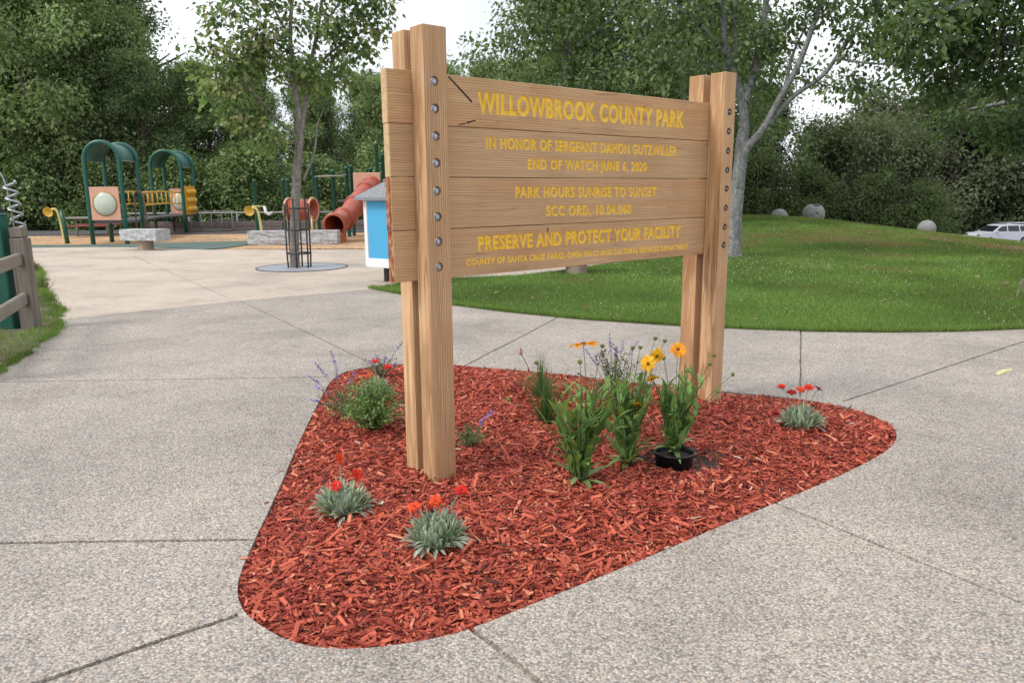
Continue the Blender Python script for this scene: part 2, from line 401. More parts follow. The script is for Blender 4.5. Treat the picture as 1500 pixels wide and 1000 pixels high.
def fillmesh(poly, step, hfun, jitter=.3):
    b = resample(poly, step); xs = np.array(b); lo, hi = xs.min(0), xs.max(0)
    gx, gy = np.meshgrid(np.arange(lo[0], hi[0], step), np.arange(lo[1], hi[1], step)); g = np.stack([gx.ravel(), gy.ravel()], 1)
    g = g + rng.uniform(-jitter, jitter, g.shape) * step
    g = g[inpoly(g, b)]; g = g[polydist(g, b) > step * .5]
    n = len(b); vs = [Vector(p) for p in b] + [Vector(p) for p in g]
    r = delaunay_2d_cdt(vs, [(i, (i + 1) % n) for i in range(n)], [], 1, 1e-6)
    V = np.array([v[:] for v in r[0]]); return np.concatenate([V, hfun(V[:, 0], V[:, 1])[:, None]], 1), np.array(r[2])
def sheet(name, poly, z, mat, thick=0.0):
    mb = MB(); n = len(poly); V = [(x, y, z) for x, y in poly]; F = [list(range(n))]
    if thick:
        V += [(x, y, z - thick) for x, y in poly]; F.append(list(range(2 * n - 1, n - 1, -1)))
        F += [[i, n + i, n + (i + 1) % n, (i + 1) % n] for i in range(n)]
    A = sum(V[i][0] * V[(i + 1) % n][1] - V[(i + 1) % n][0] * V[i][1] for i in range(n))
    if A < 0: F = [f[::-1] for f in F]
    mb.add(V, F); return mb.build(name, mat)

mb = MB(); gx = np.concatenate([np.arange(-260, -60, 10), np.arange(-60, 80, 2), np.arange(80, 261, 10)]); gy = np.concatenate([np.arange(-60, 0, 10), np.arange(0, 80, 2), np.arange(80, 600, 20)])
X, Y = np.meshgrid(gx, gy); Z = terr(X, Y) - .14
i = np.arange(len(gx) - 1); Q = np.concatenate([np.stack([j * len(gx) + i, j * len(gx) + i + 1, (j + 1) * len(gx) + i + 1, (j + 1) * len(gx) + i], 1) for j in range(len(gy) - 1)])
mb.add(np.stack([X, Y, Z], -1).reshape(-1, 3), Q, 0, (1, 1, 1), True)
tag(mb.build('ground', M['ground']), kind='structure')

bed = [(-1.244,3.146), (-1.193,2.987), (-1.112,2.846), (-0.999,2.740), (-0.875,2.649), (-0.747,2.603), (-0.605,2.592), (-0.453,2.617), (-0.300,2.660), (-0.166,2.724), (0.137,2.946), (0.459,3.177), (0.832,3.458), (1.273,3.796), (1.792,4.180), (2.202,4.510), (2.458,4.745), (2.628,4.950), (2.736,5.157), (2.779,5.383), (2.741,5.631), (2.583,5.884), (2.274,6.099), (1.814,6.288), (0.934,6.722), (0.324,7.034), (-0.408,7.317), (-0.967,7.457), (-1.303,7.406), (-1.570,7.208), (-1.661,6.986), (-1.665,6.649), (-1.619,6.186), (-1.497,5.103), (-1.353,4.038), (-1.292,3.485)]
bed = smoothpoly(bed, 1)

def apply_bool(o, cutters, transfer=False):
    for c in cutters:
        md = o.modifiers.new('cut', 'BOOLEAN'); md.operation = 'DIFFERENCE'; md.object = c; md.solver = 'EXACT'
        if transfer: md.material_mode = 'TRANSFER'
    dg = bpy.context.evaluated_depsgraph_get(); dg.update()
    me = bpy.data.meshes.new_from_object(o.evaluated_get(dg)); o.modifiers.clear(); old = o.data; o.data = me
    for c in cutters: bpy.data.objects.remove(c)
    return o
pav_poly = [(-14, -4), (16, -4), (16, 13.5), (-14, 13.5)]
pav = sheet('pavement', pav_poly, 0.0, M['pavement'], .034)
cut = [sheet('cut', bed, .1, M['soil'], .3)]
def groove(a, b, wd, wob=.003):
    a, b = np.array(a), np.array(b); d = b - a; L = np.linalg.norm(d); d /= L; nrm = np.array([-d[1], d[0]]); k = max(2, int(L / .05))
    t = np.linspace(0, L, k); off = np.cumsum(rng.normal(0, wob * .4, k)) * .8; off -= np.linspace(off[0], off[-1], k)
    wl = wd / 2 + rng.normal(0, wob * .75, k); wr = wd / 2 + rng.normal(0, wob * .75, k)
    Lp = [tuple(a + d * t[i] + nrm * (off[i] + max(wl[i], .002))) for i in range(k)]; Rp = [tuple(a + d * t[i] + nrm * (off[i] - max(wr[i], .002))) for i in range(k)]
    return sheet('cut', Lp + Rp[::-1], .1, M['soil'], .12)
for (a, b, wd) in [((-2.758,3.501), (-1.298,3.522), .026), ((-1.749,2.358), (-1.134,2.836), .028), ((-0.177,2.734), (0.176,2.271), .026),
                   ((1.429,3.957), (2.205,2.751), .018), ((2.755,5.204), (3.440,4.472), .009), ((2.685,5.942), (6.801,9.154), .021),
                   ((3.567,9.194), (2.390,6.075), .018), ((-0.476,7.319), (0.685,10.371), .022), ((-5.118,6.802), (-1.720,6.908), .022),
                   ((-5.657,14.055), (-1.348,7.347), .024), ((-5.193,8.170), (-1.471,10.775), .012), ((-2.996,4.168), (-1.397,4.221), .003)][:11]:
    cut.append(groove(a, b, wd))
apply_bool(pav, cut); tag(pav, kind='structure')
tag(sheet('soil', [(-14, -4), (16, -4), (16, 13.6), (-14, 13.6)], -.06, M['soil']), kind='structure')

plaza_poly = [(-6.200,10.337), (-6.021,10.472), (-4.453,11.955), (-2.442,13.370), (-1.858,13.726), (-1.221,15.118), (0.150,15.526), (1.367,16.684), (2.239,17.895), (1.936,19.402), (-0.987,22.426), (-3.874,22.840), (-6.576,22.968), (-8.549,23.296), (-9.362,23.238), (-11.559,24.605), (-13.868,24.993), (-15.816,24.885), (-18.349,24.688), (-10.704,14.253), (-8.156,12.302)]
plz = sheet('plaza', plaza_poly, .004, M['plaza'], .05)
apply_bool(plz, [groove((-10.494,21.114), (-4.665,12.357), .024), groove((-3.853,16.338), (-2.538,14.506), .014, .006)]); tag(plz, kind='structure')
# playground surfacing
tag(sheet('playground_chips', [(-40, 23.6), (4, 23.6), (6, 37), (-42, 35)], -.012, M['woodchips'], .03), kind='structure')
tag(sheet('rubber_path', [(-17.892,24.065), (-15.715,24.724), (-13.779,24.831), (-11.601,24.459), (-9.362,23.238), (-8.983,23.902), (-8.693,25.737), (-9.181,27.202), (-10.788,26.834), (-12.792,26.009), (-14.330,25.839), (-16.451,25.898), (-18.830,25.344)], .02, M['rubber'], .06), kind='structure')
tag(sheet('asphalt_path', [(-46, 30.5), (-17, 32.2), (4, 33.5), (6, 36.5), (-18, 36), (-48, 34.2)], .03, M['asphalt'], .05), kind='structure')

# lawn and the grass strip
lawn_edge = [(-2.521,13.470), (-1.690,12.442), (-0.910,11.410), (-0.095,10.710), (0.918,10.020), (2.165,9.445), (2.952,9.196), (3.719,9.003), (4.507,8.926), (5.333,8.938), (6.250,9.083), (7.507,9.416), (9.671,10.073)]
lawn_poly = lawn_edge + [(22, 13.5), (46, 24), (44, 42), (20, 43), (8, 42), (3, 36), (2.6, 24)] + [(2.218,17.727), (1.349,16.465), (0.149,15.398), (-1.180,14.936), (-1.971,14.582), (-2.353,13.856)]
lawn_poly = resample(lawn_poly, .6)
def lawn_h(x, y): return terr(x, y) + .012
V, F = fillmesh(lawn_poly, .5, lambda x, y: lawn_h(x, y) - .004)
mb = MB(); mb.add(V, F, 0, (1, 1, 1), True); tag(mb.build('lawn', M['turf']), kind='structure')
strip_poly = [(-4.781,6.500), (-4.985,7.173), (-5.324,8.139), (-5.630,9.108), (-6.014,9.999), (-6.745,11.154), (-7.731,12.602), (-8.576,13.726), (-10.150,16.361), (-11.512,18.278), (-12.265,18.680), (-13.520,18.097), (-12, 7)]
strip_poly = [tuple(np.array(p) + rng.normal(0, .03, 2)) for p in resample(strip_poly, .2)]
V, F = fillmesh(strip_poly, .2, lambda x, y: np.full(len(x), .006) + rng.uniform(0, .01, len(x)))
mb = MB(); mb.add(V, F, 0, (1, 1, 1), True); tag(mb.build('verge', M['vergesoil']), kind='structure')

def vnoise(x, y, s, seed=0):
    r = np.random.default_rng(seed); g = r.uniform(0, 1, (97, 97)); u, v = x / s, y / s; i, j = np.floor(u).astype(int), np.floor(v).astype(int); fu, fv = u - i, v - j
    fu, fv = fu * fu * (3 - 2 * fu), fv * fv * (3 - 2 * fv); a = g[i % 97, j % 97]; b = g[(i + 1) % 97, j % 97]; c = g[i % 97, (j + 1) % 97]; d = g[(i + 1) % 97, (j + 1) % 97]
    return (a * (1 - fu) + b * fu) * (1 - fv) + (c * (1 - fu) + d * fu) * fv
def dryness(x, y):                        # worn brown patches of the lawn
    d = np.zeros(len(x))
    for (cx, cy, rx, ry, k) in [(9.5, 22.5, 4.5, 2.2, .8), (13.5, 20.5, 4, 1.6, .9), (17, 17.5, 3.5, 1.4, 1.0), (9.2, 11.6, 1.6, .35, .8), (11.6, 11.2, 1.4, .3, .8), (6, 24, 4, 2, .5)]:
        d = np.maximum(d, 1.15 * k * np.exp(-((x - cx) / rx) ** 2 - ((y - cy) / ry) ** 2))
    return d * sstep(.3, .6, vnoise(x, y, .7, 3)) + .6 * sstep(.5, .8, vnoise(x, y, 1.3, 5)) * sstep(11, 16, y)
def blades(mb, P, hfun, h0, w0, dry=True, tall=1.0):
    n = len(P); dist = np.hypot(P[:, 0], P[:, 1]); k = np.clip(dist / 9., .8, 4)
    h = h0 * tall * rng.uniform(.55, 1.25, n) * k ** .45; wd = w0 * k ** .95 * rng.uniform(.7, 1.3, n)
    a = rng.uniform(0, 2 * np.pi, n); lean = rng.normal(0, .45, (n, 2))
    b = np.concatenate([P, (hfun(P[:, 0], P[:, 1]) - .004)[:, None]], 1); sd_ = np.stack([np.cos(a), np.sin(a), np.zeros(n)], 1) * wd[:, None] / 2
    tip = b + np.concatenate([lean * h[:, None], h[:, None]], 1)
    V = np.stack([b - sd_, b + sd_, tip], 1).reshape(-1, 3); i = np.arange(n) * 3
    t = rng.uniform(0, 1, (n, 1)); pn = vnoise(P[:, 0], P[:, 1], 1.1, 9)[:, None]
    c = (np.array([.090, .165, .032]) * (1 - t) + np.array([.225, .315, .085]) * t) * (.62 + .72 * pn)
    if dry:
        d = dryness(P[:, 0], P[:, 1])[:, None] * rng.uniform(.5, 1.1, (n, 1)); c = c * (1 - d) + np.array([.26, .19, .09]) * d
    mb.add(V, np.stack([i, i + 1, i + 2], 1), 0, np.repeat(c, 3, 0))
def sample_poly(poly, n, wfun=None):
    A = np.array(poly); lo, hi = A.min(0), A.max(0); out = []
    tot = 0
    while tot < n:
        P = rng.uniform(lo, hi, (n * 2, 2))
        if wfun is not None: P = P[rng.uniform(0, 1, len(P)) < wfun(P)]
        P = P[inpoly(P, poly)]; out.append(P); tot += len(P)
    return np.concatenate(out)[:n]
def lw(P): return np.clip((9.5 / np.maximum(P[:, 1], 8.5)) ** 1.7, .04, 1) * (np.abs(P[:, 0]) < .78 * P[:, 1] + 1.5)
mb = MB(); P = sample_poly(lawn_poly, 330000, lw); blades(mb, P, lawn_h, .042, .0052)
Pe = np.concatenate([np.array(resample([a, b], .004))[:int(np.hypot(b[0] - a[0], b[1] - a[1]) / .004)] for a, b in zip(lawn_edge[:-3], lawn_edge[1:-2])])
Pe = np.repeat(Pe, 4, 0) + rng.normal(0, .022, (len(Pe) * 4, 2)) + np.array([0, .03]); blades(mb, Pe, lawn_h, .06, .006)
tag(mb.build('lawn_grass', M['grass']), kind='stuff')
mb = MB(); P = sample_poly(lawn_poly, 3400, lw); P = P[vnoise(P[:, 0], P[:, 1], .9, 21) > .47]
for (cx, cy, r, n) in [(14.2, 19.3, .9, 170), (5.5, 16.2, 1.4, 250), (4.2, 14.5, 1.6, 200)]: P = np.concatenate([P, np.array([cx, cy]) + rng.normal(0, r, (n, 2))])
z = lawn_h(P[:, 0], P[:, 1]) + rng.uniform(.03, .06, len(P))
for sgn in (0, 1):
    n = len(P); a = rng.uniform(0, 6.28, n); D_ = np.stack([np.cos(a), np.sin(a), rng.uniform(-.2, .5, n)], 1); k = .014 * np.clip(P[:, 1] / 12, .9, 1.5)
    mb.leaves(np.concatenate([P, z[:, None]], 1) - D_ * k[:, None] * .5, D_, unit(rng.normal(0, .5, (n, 3)) + [0, -.6, .8]), k, k, np.tile([.62, .62, .55], (n, 1)))
tag(mb.build('clover_flowers', M['petal']), kind='stuff')
mb = MB(); n = 70; P = sample_poly(lawn_poly, n, lw); a = rng.uniform(0, 6.28, n); D_ = np.stack([np.cos(a), np.sin(a), rng.uniform(-.1, .35, n)], 1)
mb.leaves(np.concatenate([P, (lawn_h(P[:, 0], P[:, 1]) + .035)[:, None]], 1), D_, unit(rng.normal(0, .4, (n, 3)) + [0, 0, 1]), rng.uniform(.08, .17, n), rng.uniform(.06, .11, n), np.array([.36, .27, .16]) * rng.uniform(.6, 1.3, (n, 1)))
tag(mb.build('fallen_leaves', M['treeleaf']), kind='stuff')
mb = MB(); hs = lambda x, y: np.full(len(x), .014)
P = sample_poly(strip_poly, 60000, lambda P: (vnoise(P[:, 0], P[:, 1], .35, 4) > .33) & (P[:, 1] > 5)); blades(mb, P, hs, .055, .0055, False)
Pe = np.concatenate([np.array(resample([a, b], .006))[:-1] for a, b in zip(strip_poly, strip_poly[1:]) if b[1] > 5]); Pe = np.repeat(Pe, 3, 0); Pe = Pe + rng.normal(0, .035, Pe.shape); Pe = Pe[vnoise(Pe[:, 0], Pe[:, 1], .2, 8) > .35]; blades(mb, Pe, hs, .05, .0055, False)
tag(mb.build('verge_grass', M['grass']), kind='stuff')
mb = MB(); n = 2600; P = sample_poly(strip_poly, n, lambda P: P[:, 1] > 5); a = rng.uniform(0, 6.28, n); D_ = np.stack([np.cos(a), np.sin(a), rng.uniform(-.1, .3, n)], 1)
mb.leaves(np.concatenate([P, rng.uniform(.02, .035, (n, 1))], 1), D_, unit(rng.normal(0, .3, (n, 3)) + [0, 0, 1]), rng.uniform(.02, .06, n), rng.uniform(.01, .03, n), np.array([.30, .235, .17]) * rng.uniform(.35, 1.5, (n, 1)))
tag(mb.build('leaf_litter', M['treeleaf']), kind='stuff')
mb = MB(); q = [(4.491,6.848), (4.676,7.007), (4.779,7.046), (4.747,6.977), (4.631,6.898), (4.473,6.769)]
mb.add([(x, y, .003) for x, y in q], [list(range(6))]); tag(mb.build('paint_mark', M['markyellow']), kind='structure')

# ------------------------------------------------------------------ red bark bed
POT = np.array((1.005,4.486)); 
def bed_h(x, y):
    P = np.stack([np.asarray(x), np.asarray(y)], -1).reshape(-1, 2); d = polydist(P, bed)
    h = -.022 + .058 * sstep(0, .55, d) + .012 * (vnoise(P[:, 0] + 20, P[:, 1] + 20, .23, 2) - .5) + .014 * (vnoise(P[:, 0] + 20, P[:, 1] + 20, .6, 6) - .5)
    r = np.hypot(P[:, 0] - POT[0] - .06, P[:, 1] - POT[1] + .0); return h - .035 * (1 - sstep(.13, .27, r))
def bh(p): return float(bed_h(p[0], p[1])[0])
V, F = fillmesh(bed, .05, bed_h); mb = MB(); mb.add(V, F, 0, (1, 1, 1), True); tag(mb.build('mulch_bed', M['bedsoil']), kind='structure')
mb = MB(); N = 42000; P = sample_poly(bed, N)
r = np.hypot(P[:, 0] - POT[0] - .06, P[:, 1] - POT[1]); P = P[(r > .20) | (rng.uniform(0, 1, N) < .12)]; 
fines = sample_poly(bed, 16000); P = np.concatenate([P, fines]); nfine = len(fines); fr = sample_poly(bed, 26000); fr = fr[(fr[:, 1] < 3.9)][:14000]; P = np.concatenate([P, fr]); bb = np.array(resample(bed, .02)); nb = len(bb); sp_ = bb[rng.integers(0, nb, 44)] + rng.normal(0, .022, (44, 2)); sp_ = sp_[~inpoly(sp_, bed)]; ns = len(sp_); P = np.concatenate([P, sp_]); N = len(P)
dE = polydist(P, bed)
L = np.clip(rng.lognormal(math.log(.034), .55, N), .008, .12); isf = rng.uniform(0, 1, N) < .22; L[isf] = rng.uniform(.005, .016, isf.sum()); Wd = np.clip(L * rng.uniform(.12, .5, N), .003, .021); T = rng.uniform(.0015, .0055, N)
L = np.minimum(L, .03 + dE * 1.6); pitsc = np.where(np.arange(N) < N - ns, 1, .15)
yaw = rng.uniform(0, 2 * np.pi, N); pit = rng.normal(0, .24, N) * pitsc; rol = rng.normal(0, .4, N) * pitsc
cy_, sy_, cp, sp, cr, sr = np.cos(yaw), np.sin(yaw), np.cos(pit), np.sin(pit), np.cos(rol), np.sin(rol)
ax = np.stack([cy_ * cp, sy_ * cp, sp], 1); tmp = np.stack([-sy_, cy_, np.zeros(N)], 1); nz = np.cross(ax, tmp)
ay = tmp * cr[:, None] + nz * sr[:, None]; az = np.cross(ax, ay)
ctr = np.concatenate([P, (np.where(np.arange(N) < N - ns, bed_h(P[:, 0], P[:, 1]) + rng.uniform(-.002, .018, N), .004) + np.abs(sp) * L * .3)[:, None]], 1)
corners = []
for sx in (-1, 1):
    for sy in (-1, 1):
        for sz in (-1, 1):
            jx = rng.uniform(.7, 1.0, N); jy = rng.uniform(.35, 1.0, N)
            corners.append(ctr + ax * (sx * L / 2 * jx)[:, None] + ay * (sy * Wd / 2 * jy)[:, None] + az * (sz * T / 2)[:, None])
V = np.stack(corners, 1).reshape(-1, 3); b = np.arange(N) * 8
Q = np.concatenate([np.stack([b + i for i in q], 1) for q in ((0, 1, 3, 2), (4, 6, 7, 5), (0, 4, 5, 1), (2, 3, 7, 6), (0, 2, 6, 4), (1, 5, 7, 3))])
t = rng.beta(1.5, 2.2, (N, 1)); c = np.array([.20, .027, .021]) * (1 - t) + np.array([.62, .145, .082]) * t
u = rng.uniform(0, 1, N); c[u < .06] = [.085, .022, .017]; c[(u > .06) & (u < .13)] = [.58, .22, .13]; c[u > .997] = [.55, .45, .35]
mb.add(V, Q, 0, np.repeat(c, 8, 0)); tag(mb.build('red_bark_mulch', M['chips']), kind='stuff')
mb = MB(); V, F = fillmesh([(POT[0] + .06 + .25 * math.cos(a) * (1 + .15 * math.sin(3 * a)), POT[1] + .25 * math.sin(a) * (1 + .12 * math.cos(2 * a))) for a in np.linspace(0, 2 * np.pi, 28, endpoint=False)], .02, lambda x, y: bed_h(x, y) + .012 + rng.uniform(-.006, .008, len(x)))
mb.add(V, F, 0, (1, 1, 1), True); tag(mb.build('loose_soil', M['soil']), kind='structure')

# ------------------------------------------------------------------ the park sign
SX, SY, SA = -.5332, 4.2670, .685734
sign = empty('park_sign', (SX, SY, 0), SA, 'tall cedar park sign of four planks with carved yellow lettering on bolted twin posts', 'sign')
DF, TB, OV, LN = .1272, .0582, .1515, 2.6240
ZJ = [2.3366, 2.0592, 1.7781, 1.4874, 1.2039]
def raw(name, size, c, mat, bev=.004):
    mb = MB(); mb.box(c, size, None, bev, 0, (1, 1, 1), 2); return mb.build(name, mat)
def cyl_cut(p, r, depth, mat):
    mb = MB(); mb.lathe([(0, -depth), (r, -depth), (r, .02), (0, .02)], p, 20, np.array([[1, 0, 0], [0, 0, -1], [0, 1, 0.]]).T @ np.eye(3), 0, (1, 1, 1), False)
    return mb.build('cut', mat)
ROTF = np.array([[1, 0, 0], [0, 0, -1.], [0, 1, 0]])      # lathe axis +z -> -y (towards the viewer)
def front_post(x0, wd, d, top, bolts, steel):
    o = raw('front_post', (wd, d - .002, top + .30), (x0 + wd / 2, -d / 2 - .001, (top - .30) / 2), M['post'])
    cuts = []
    for (s, z) in bolts:
        mb = MB(); mb.lathe([(1e-4, -.013), (.0265, -.013), (.0265, .02), (1e-4, .02)], (s, -d, z), 24, ROTF, 0, (1, 1, 1), False)
        F0 = len(mb.V[0]) // 4
        mb.F.append(np.array([list(range(F0))[::-1]])); mb.F.append(np.array([list(range(3 * F0, 4 * F0))])); mb.M += [np.array([0])] * 2; mb.SM += [np.array([False])] * 2
        cuts.append(mb.build('cut', M['post']))
    apply_bool(o, cuts); o.parent = sign; o.name = 'front_post'
    for (s, z) in bolts:
        mb = MB(); y = -d + .013
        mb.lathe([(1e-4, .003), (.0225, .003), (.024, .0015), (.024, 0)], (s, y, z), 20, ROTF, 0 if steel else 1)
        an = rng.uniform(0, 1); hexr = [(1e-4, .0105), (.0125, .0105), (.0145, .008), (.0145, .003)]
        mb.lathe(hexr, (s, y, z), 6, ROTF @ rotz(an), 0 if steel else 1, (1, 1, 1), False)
        mb.lathe([(1e-4, .0125), (.0052, .0125), (.0062, .0115), (.0062, .0105)], (s, y, z), 10, ROTF, 0)
        mb.build('bolt', [M['steel'], M['darksteel']], sign)
front_post(0, .1487, DF, 2.5551, [(0.067,2.274), (0.067,2.133), (0.067,1.991), (0.067,1.850), (0.065,1.702), (0.066,1.562), (0.067,1.427), (0.067,1.287)], True)
front_post(LN, .1345, .1358, 2.5459, [(2.692,2.264), (2.693,2.125), (2.696,1.982), (2.697,1.841), (2.700,1.703), (2.701,1.560), (2.699,1.416), (2.697,1.278)], False)
for (x0, wd, d, top) in ((0, .1487, DF, 2.5551), (LN, .1345, .1358, 2.5459)):
    o = raw('rear_post', (wd, d - .002, top + .30), (x0 + wd / 2, TB + d / 2 + .001, (top - .30) / 2), M['post']); o.parent = sign

def loops_of(body):
    cu = bpy.data.curves.new('letters', 'FONT'); cu.body = body; cu.size = 1.0; cu.space_character = 1.13; cu.resolution_u = 3; cu.fill_mode = 'NONE'
    to = bpy.data.objects.new('letters', cu); COL.objects.link(to); dg = bpy.context.evaluated_depsgraph_get(); dg.update()
    me = bpy.data.meshes.new_from_object(to.evaluated_get(dg)); bpy.data.objects.remove(to)
    bm = bmesh.new(); bm.from_mesh(me); bmesh.ops.delete(bm, geom=list(bm.faces), context='FACES_ONLY'); bmesh.ops.remove_doubles(bm, verts=bm.verts, dist=2e-4)
    out, seen = [], set()
    for v in bm.verts:
        if v.index in seen or len(v.link_edges) != 2: continue
        lp, cur, prev = [], v, None
        while cur.index not in seen:
            seen.add(cur.index); lp.append((cur.co.x, cur.co.y)); nx = [e.other_vert(cur) for e in cur.link_edges if e.other_vert(cur) is not prev]
            prev, cur = cur, (nx[0] if nx else cur)
        if len(lp) > 2: out.append(np.array(lp))
    bm.free(); return out
def area(p): x, y = p[:, 0], p[:, 1]; return .5 * np.sum(x * np.roll(y, -1) - np.roll(x, -1) * y)
def offset(p, e):                       # miter offset of a closed CCW outline, + grows
    a = unit(p - np.roll(p, 1, 0)); b = unit(np.roll(p, -1, 0) - p); na = np.stack([a[:, 1], -a[:, 0]], 1); nb = np.stack([b[:, 1], -b[:, 0]], 1)
    m = unit(na + nb); c = np.clip(np.sum(m * na, 1), .45, 1); return p + m * (e / c)[:, None]
def text_loops(body, l, r, htop, bold):
    L = loops_of(body); A = np.concatenate(L); x0, x1 = A[:, 0].min(), A[:, 0].max(); H0 = max(p[:, 1].max() for p in L if len(p) < 6) if any(len(p) < 6 for p in L) else .73
    kx = (r[0] - l[0]) / (x1 - x0); kz = htop / .729; o = []
    for p in L:
        hole = any(q is not p and abs(area(q)) > abs(area(p)) and inpoly(p[:1], [tuple(t) for t in q])[0] for q in L)
        s = l[0] + (p[:, 0] - x0) * kx; z = l[1] + (r[1] - l[1]) * (s - l[0]) / (r[0] - l[0]) + p[:, 1] * kz
        q = np.stack([s, z], 1)
        if area(q) < 0: q = q[::-1]
        o.append((q, hole))
    return o
def fill2d(loops, extra=None):
    """constrained triangulation of the loops (and an outer rectangle); returns verts, tris and an inside flag per triangle"""
    vs, es = [], []
    for p in ([extra] if extra is not None else []) + [q for q, h in loops]:
        b = len(vs); n = len(p); vs += [Vector(t) for t in p]; es += [(b + i, b + (i + 1) % n) for i in range(n)]
    rr = delaunay_2d_cdt(vs, es, [], 1 if extra is not None else 0, 1e-7); V = np.array([v[:] for v in rr[0]]); T = np.array([list(f) for f in rr[2]])
    c = V[T].mean(1); ins = np.zeros(len(T), bool)
    for q, h in loops:
        if not h: ins |= inpoly(c, q)
    for q, h in loops:
        if h: ins &= ~inpoly(c, q)
    t = V[T]; ar = (t[:, 1, 0] - t[:, 0, 0]) * (t[:, 2, 1] - t[:, 0, 1]) - (t[:, 2, 0] - t[:, 0, 0]) * (t[:, 1, 1] - t[:, 0, 1]); T[ar < 0] = T[ar < 0][:, ::-1]
    ok = np.abs(ar) > 1e-12
    return V, T[ok], ins[ok]
def carve(mb, groups, depth, mat):
    """sloping walls from the outline on the face down to the inset floor"""
    inner = [(q2, h) for q1, q2, h in groups]
    V, T, ins = fill2d(inner); T = T[ins]; mb.add(np.stack([V[:, 0], np.full(len(V), depth), V[:, 1]], 1), T, mat)
    for q1, q2, h in groups:
        n = len(q1); i = np.arange(n); i1 = (i + 1) % n; VV = np.concatenate([np.stack([q1[:, 0], np.zeros(n), q1[:, 1]], 1), np.stack([q2[:, 0], np.full(n, depth), q2[:, 1]], 1)])
        Q = np.stack([i, i1, n + i1, n + i], 1); mb.add(VV, Q if h else Q[:, ::-1], mat)
TXT = [(0, 'WILLOWBROOK COUNTY PARK', (0.454,2.149), (2.323,2.148), .116, .0078),
       (1, 'IN HONOR OF SERGEANT DAMON GUTZWILLER', (0.507,1.949), (2.259,1.945), .066, .0040),
       (1, 'END OF WATCH JUNE 6, 2020', (0.830,1.833), (1.932,1.832), .061, .0040),
       (2, 'PARK HOURS SUNRISE TO SUNSET', (0.728,1.662), (2.045,1.656), .066, .0040),
       (2, 'SCC ORD. 10.04.060', (0.983,1.544), (1.777,1.540), .064, .0040),
       (3, 'PRESERVE AND PROTECT YOUR FACILITY', (0.440,1.355), (2.332,1.355), .085, .0062),
       (3, 'COUNTY OF SANTA CRUZ PARKS, OPEN SPACE AND CULTURAL SERVICES DEPARTMENT', (0.348,1.269), (2.429,1.257), .037, .0023)]
for bi in range(4):
    z1, z0 = ZJ[bi] - (.0 if bi == 0 else .0015), ZJ[bi + 1] + .0015
    xl = -OV + (.0, .004, .002, .005)[bi]; xr = LN + .27; ch = .003
    groups, dark, small = [], [], []
    for (k, b, l, r, h, bold) in TXT:
        if k != bi: continue
        for q, hole in text_loops(b, l, r, h, bold):
            sg = -1 if hole else 1; sl_ = .0030 if h > .08 else .0021 if h > .05 else .0010
            nl_ = h < .05
            (small if nl_ else groups).append((offset(q, sg * bold), offset(q, sg * (bold - sl_)), hole))
    def strip(a, b, w1, w2):
        a, b = np.array(a), np.array(b); d = unit(b - a); n_ = np.array([-d[1], d[0]]); q = np.array([a - n_ * w1 / 2, b - n_ * w2 / 2, b + d * .004, b + n_ * w2 / 2, a + n_ * w1 / 2, a - d * .004])
        dark.append((q if area(q) > 0 else q[::-1], False))
    if bi == 0: strip((0.246,2.325), (0.404,2.201), .010, .014); strip((0.309,2.070), (0.353,2.078), .004, .009); strip((0.367,2.084), (0.431,2.101), .013, .006)
    if bi == 3: p = np.array((0.992,1.454)); strip(p + [0, -.012], p + [0, .012], .010, .012)
    rect = np.array([(xl + ch, z0 + ch), (xr - ch, z0 + ch), (xr - ch, z1 - ch), (xl + ch, z1 - ch)])
    al = [(g_[0], g_[2]) for g_ in groups + small] + dark; V, T, ins = fill2d(al, rect); mb = MB()
    mb.add(np.stack([V[:, 0], np.zeros(len(V)), V[:, 1]], 1), T[~ins], 0)
    x_ = lambda y, c: [(xl + c, y, z0 + c), (xr - c, y, z0 + c), (xr - c, y, z1 - c), (xl + c, y, z1 - c)]
    VV = x_(0, ch) + x_(ch, 0) + x_(TB - .001, 0); em = 3 if bi >= 2 else 4
    for a_ in (0, 4):
        for i in range(4): mb.add(VV, [[a_ + i, a_ + 4 + i, a_ + 4 + (i + 1) % 4, a_ + (i + 1) % 4]], em if (i == 3 and a_ == 4) else 0)
    mb.add(VV, [[8, 9, 10, 11][::-1]], 0)
    for q, h in dark: carve(mb, [(q, offset(q, -.0015), False)], .005, 2)
    mb.M = [np.asarray(m) for m in mb.M]
    o = mb.build('board', [M['board'], M['yellow'], M['gouge'], M['barkred'], M['endgrain']], sign)
    lm = MB(); carve(lm, groups, .0055 if bi in (0, 3) else .0042, 0)
    if small: carve(lm, small, .0018, 0)
    lm.build('lettering', M['yellow'], o)

# ------------------------------------------------------------------ bed plants
def daisy(mb, c, axis, r, n, pc, cc, droop=.2, wd=.34, layers=1):
    axis = unit(axis); up = np.array([0, 0, 1.]) if abs(axis[2]) < .9 else np.array([1., 0, 0]); a1 = unit(np.cross(axis, up)); a2 = np.cross(axis, a1)
    for ly in range(layers):
        for i in range(n):
            a = 2 * math.pi * (i + .5 * ly) / n + random.uniform(-.12, .12); d = a1 * math.cos(a) + a2 * math.sin(a)
            d = unit(d + axis * (.25 + .35 * ly - droop)); k = random.uniform(.8, 1.2)
            mb.ribbon(np.asarray(c) + d * r * .15, d, axis, r * k, r * wd * random.uniform(.85, 1.15), random.uniform(.1, .7), 3, 0, np.array(pc) * random.uniform(.75, 1.15), 'spoon', .15)
    prof = [(1e-4, r * .2), (r * .16, r * .17), (r * .25, r * .06), (r * .2, -r * .05), (1e-4, -r * .12)][::-1]
    Rm = np.stack([a1, np.cross(axis, a1), axis], 1); mb.lathe(prof, c, 9, Rm, 0, cc)
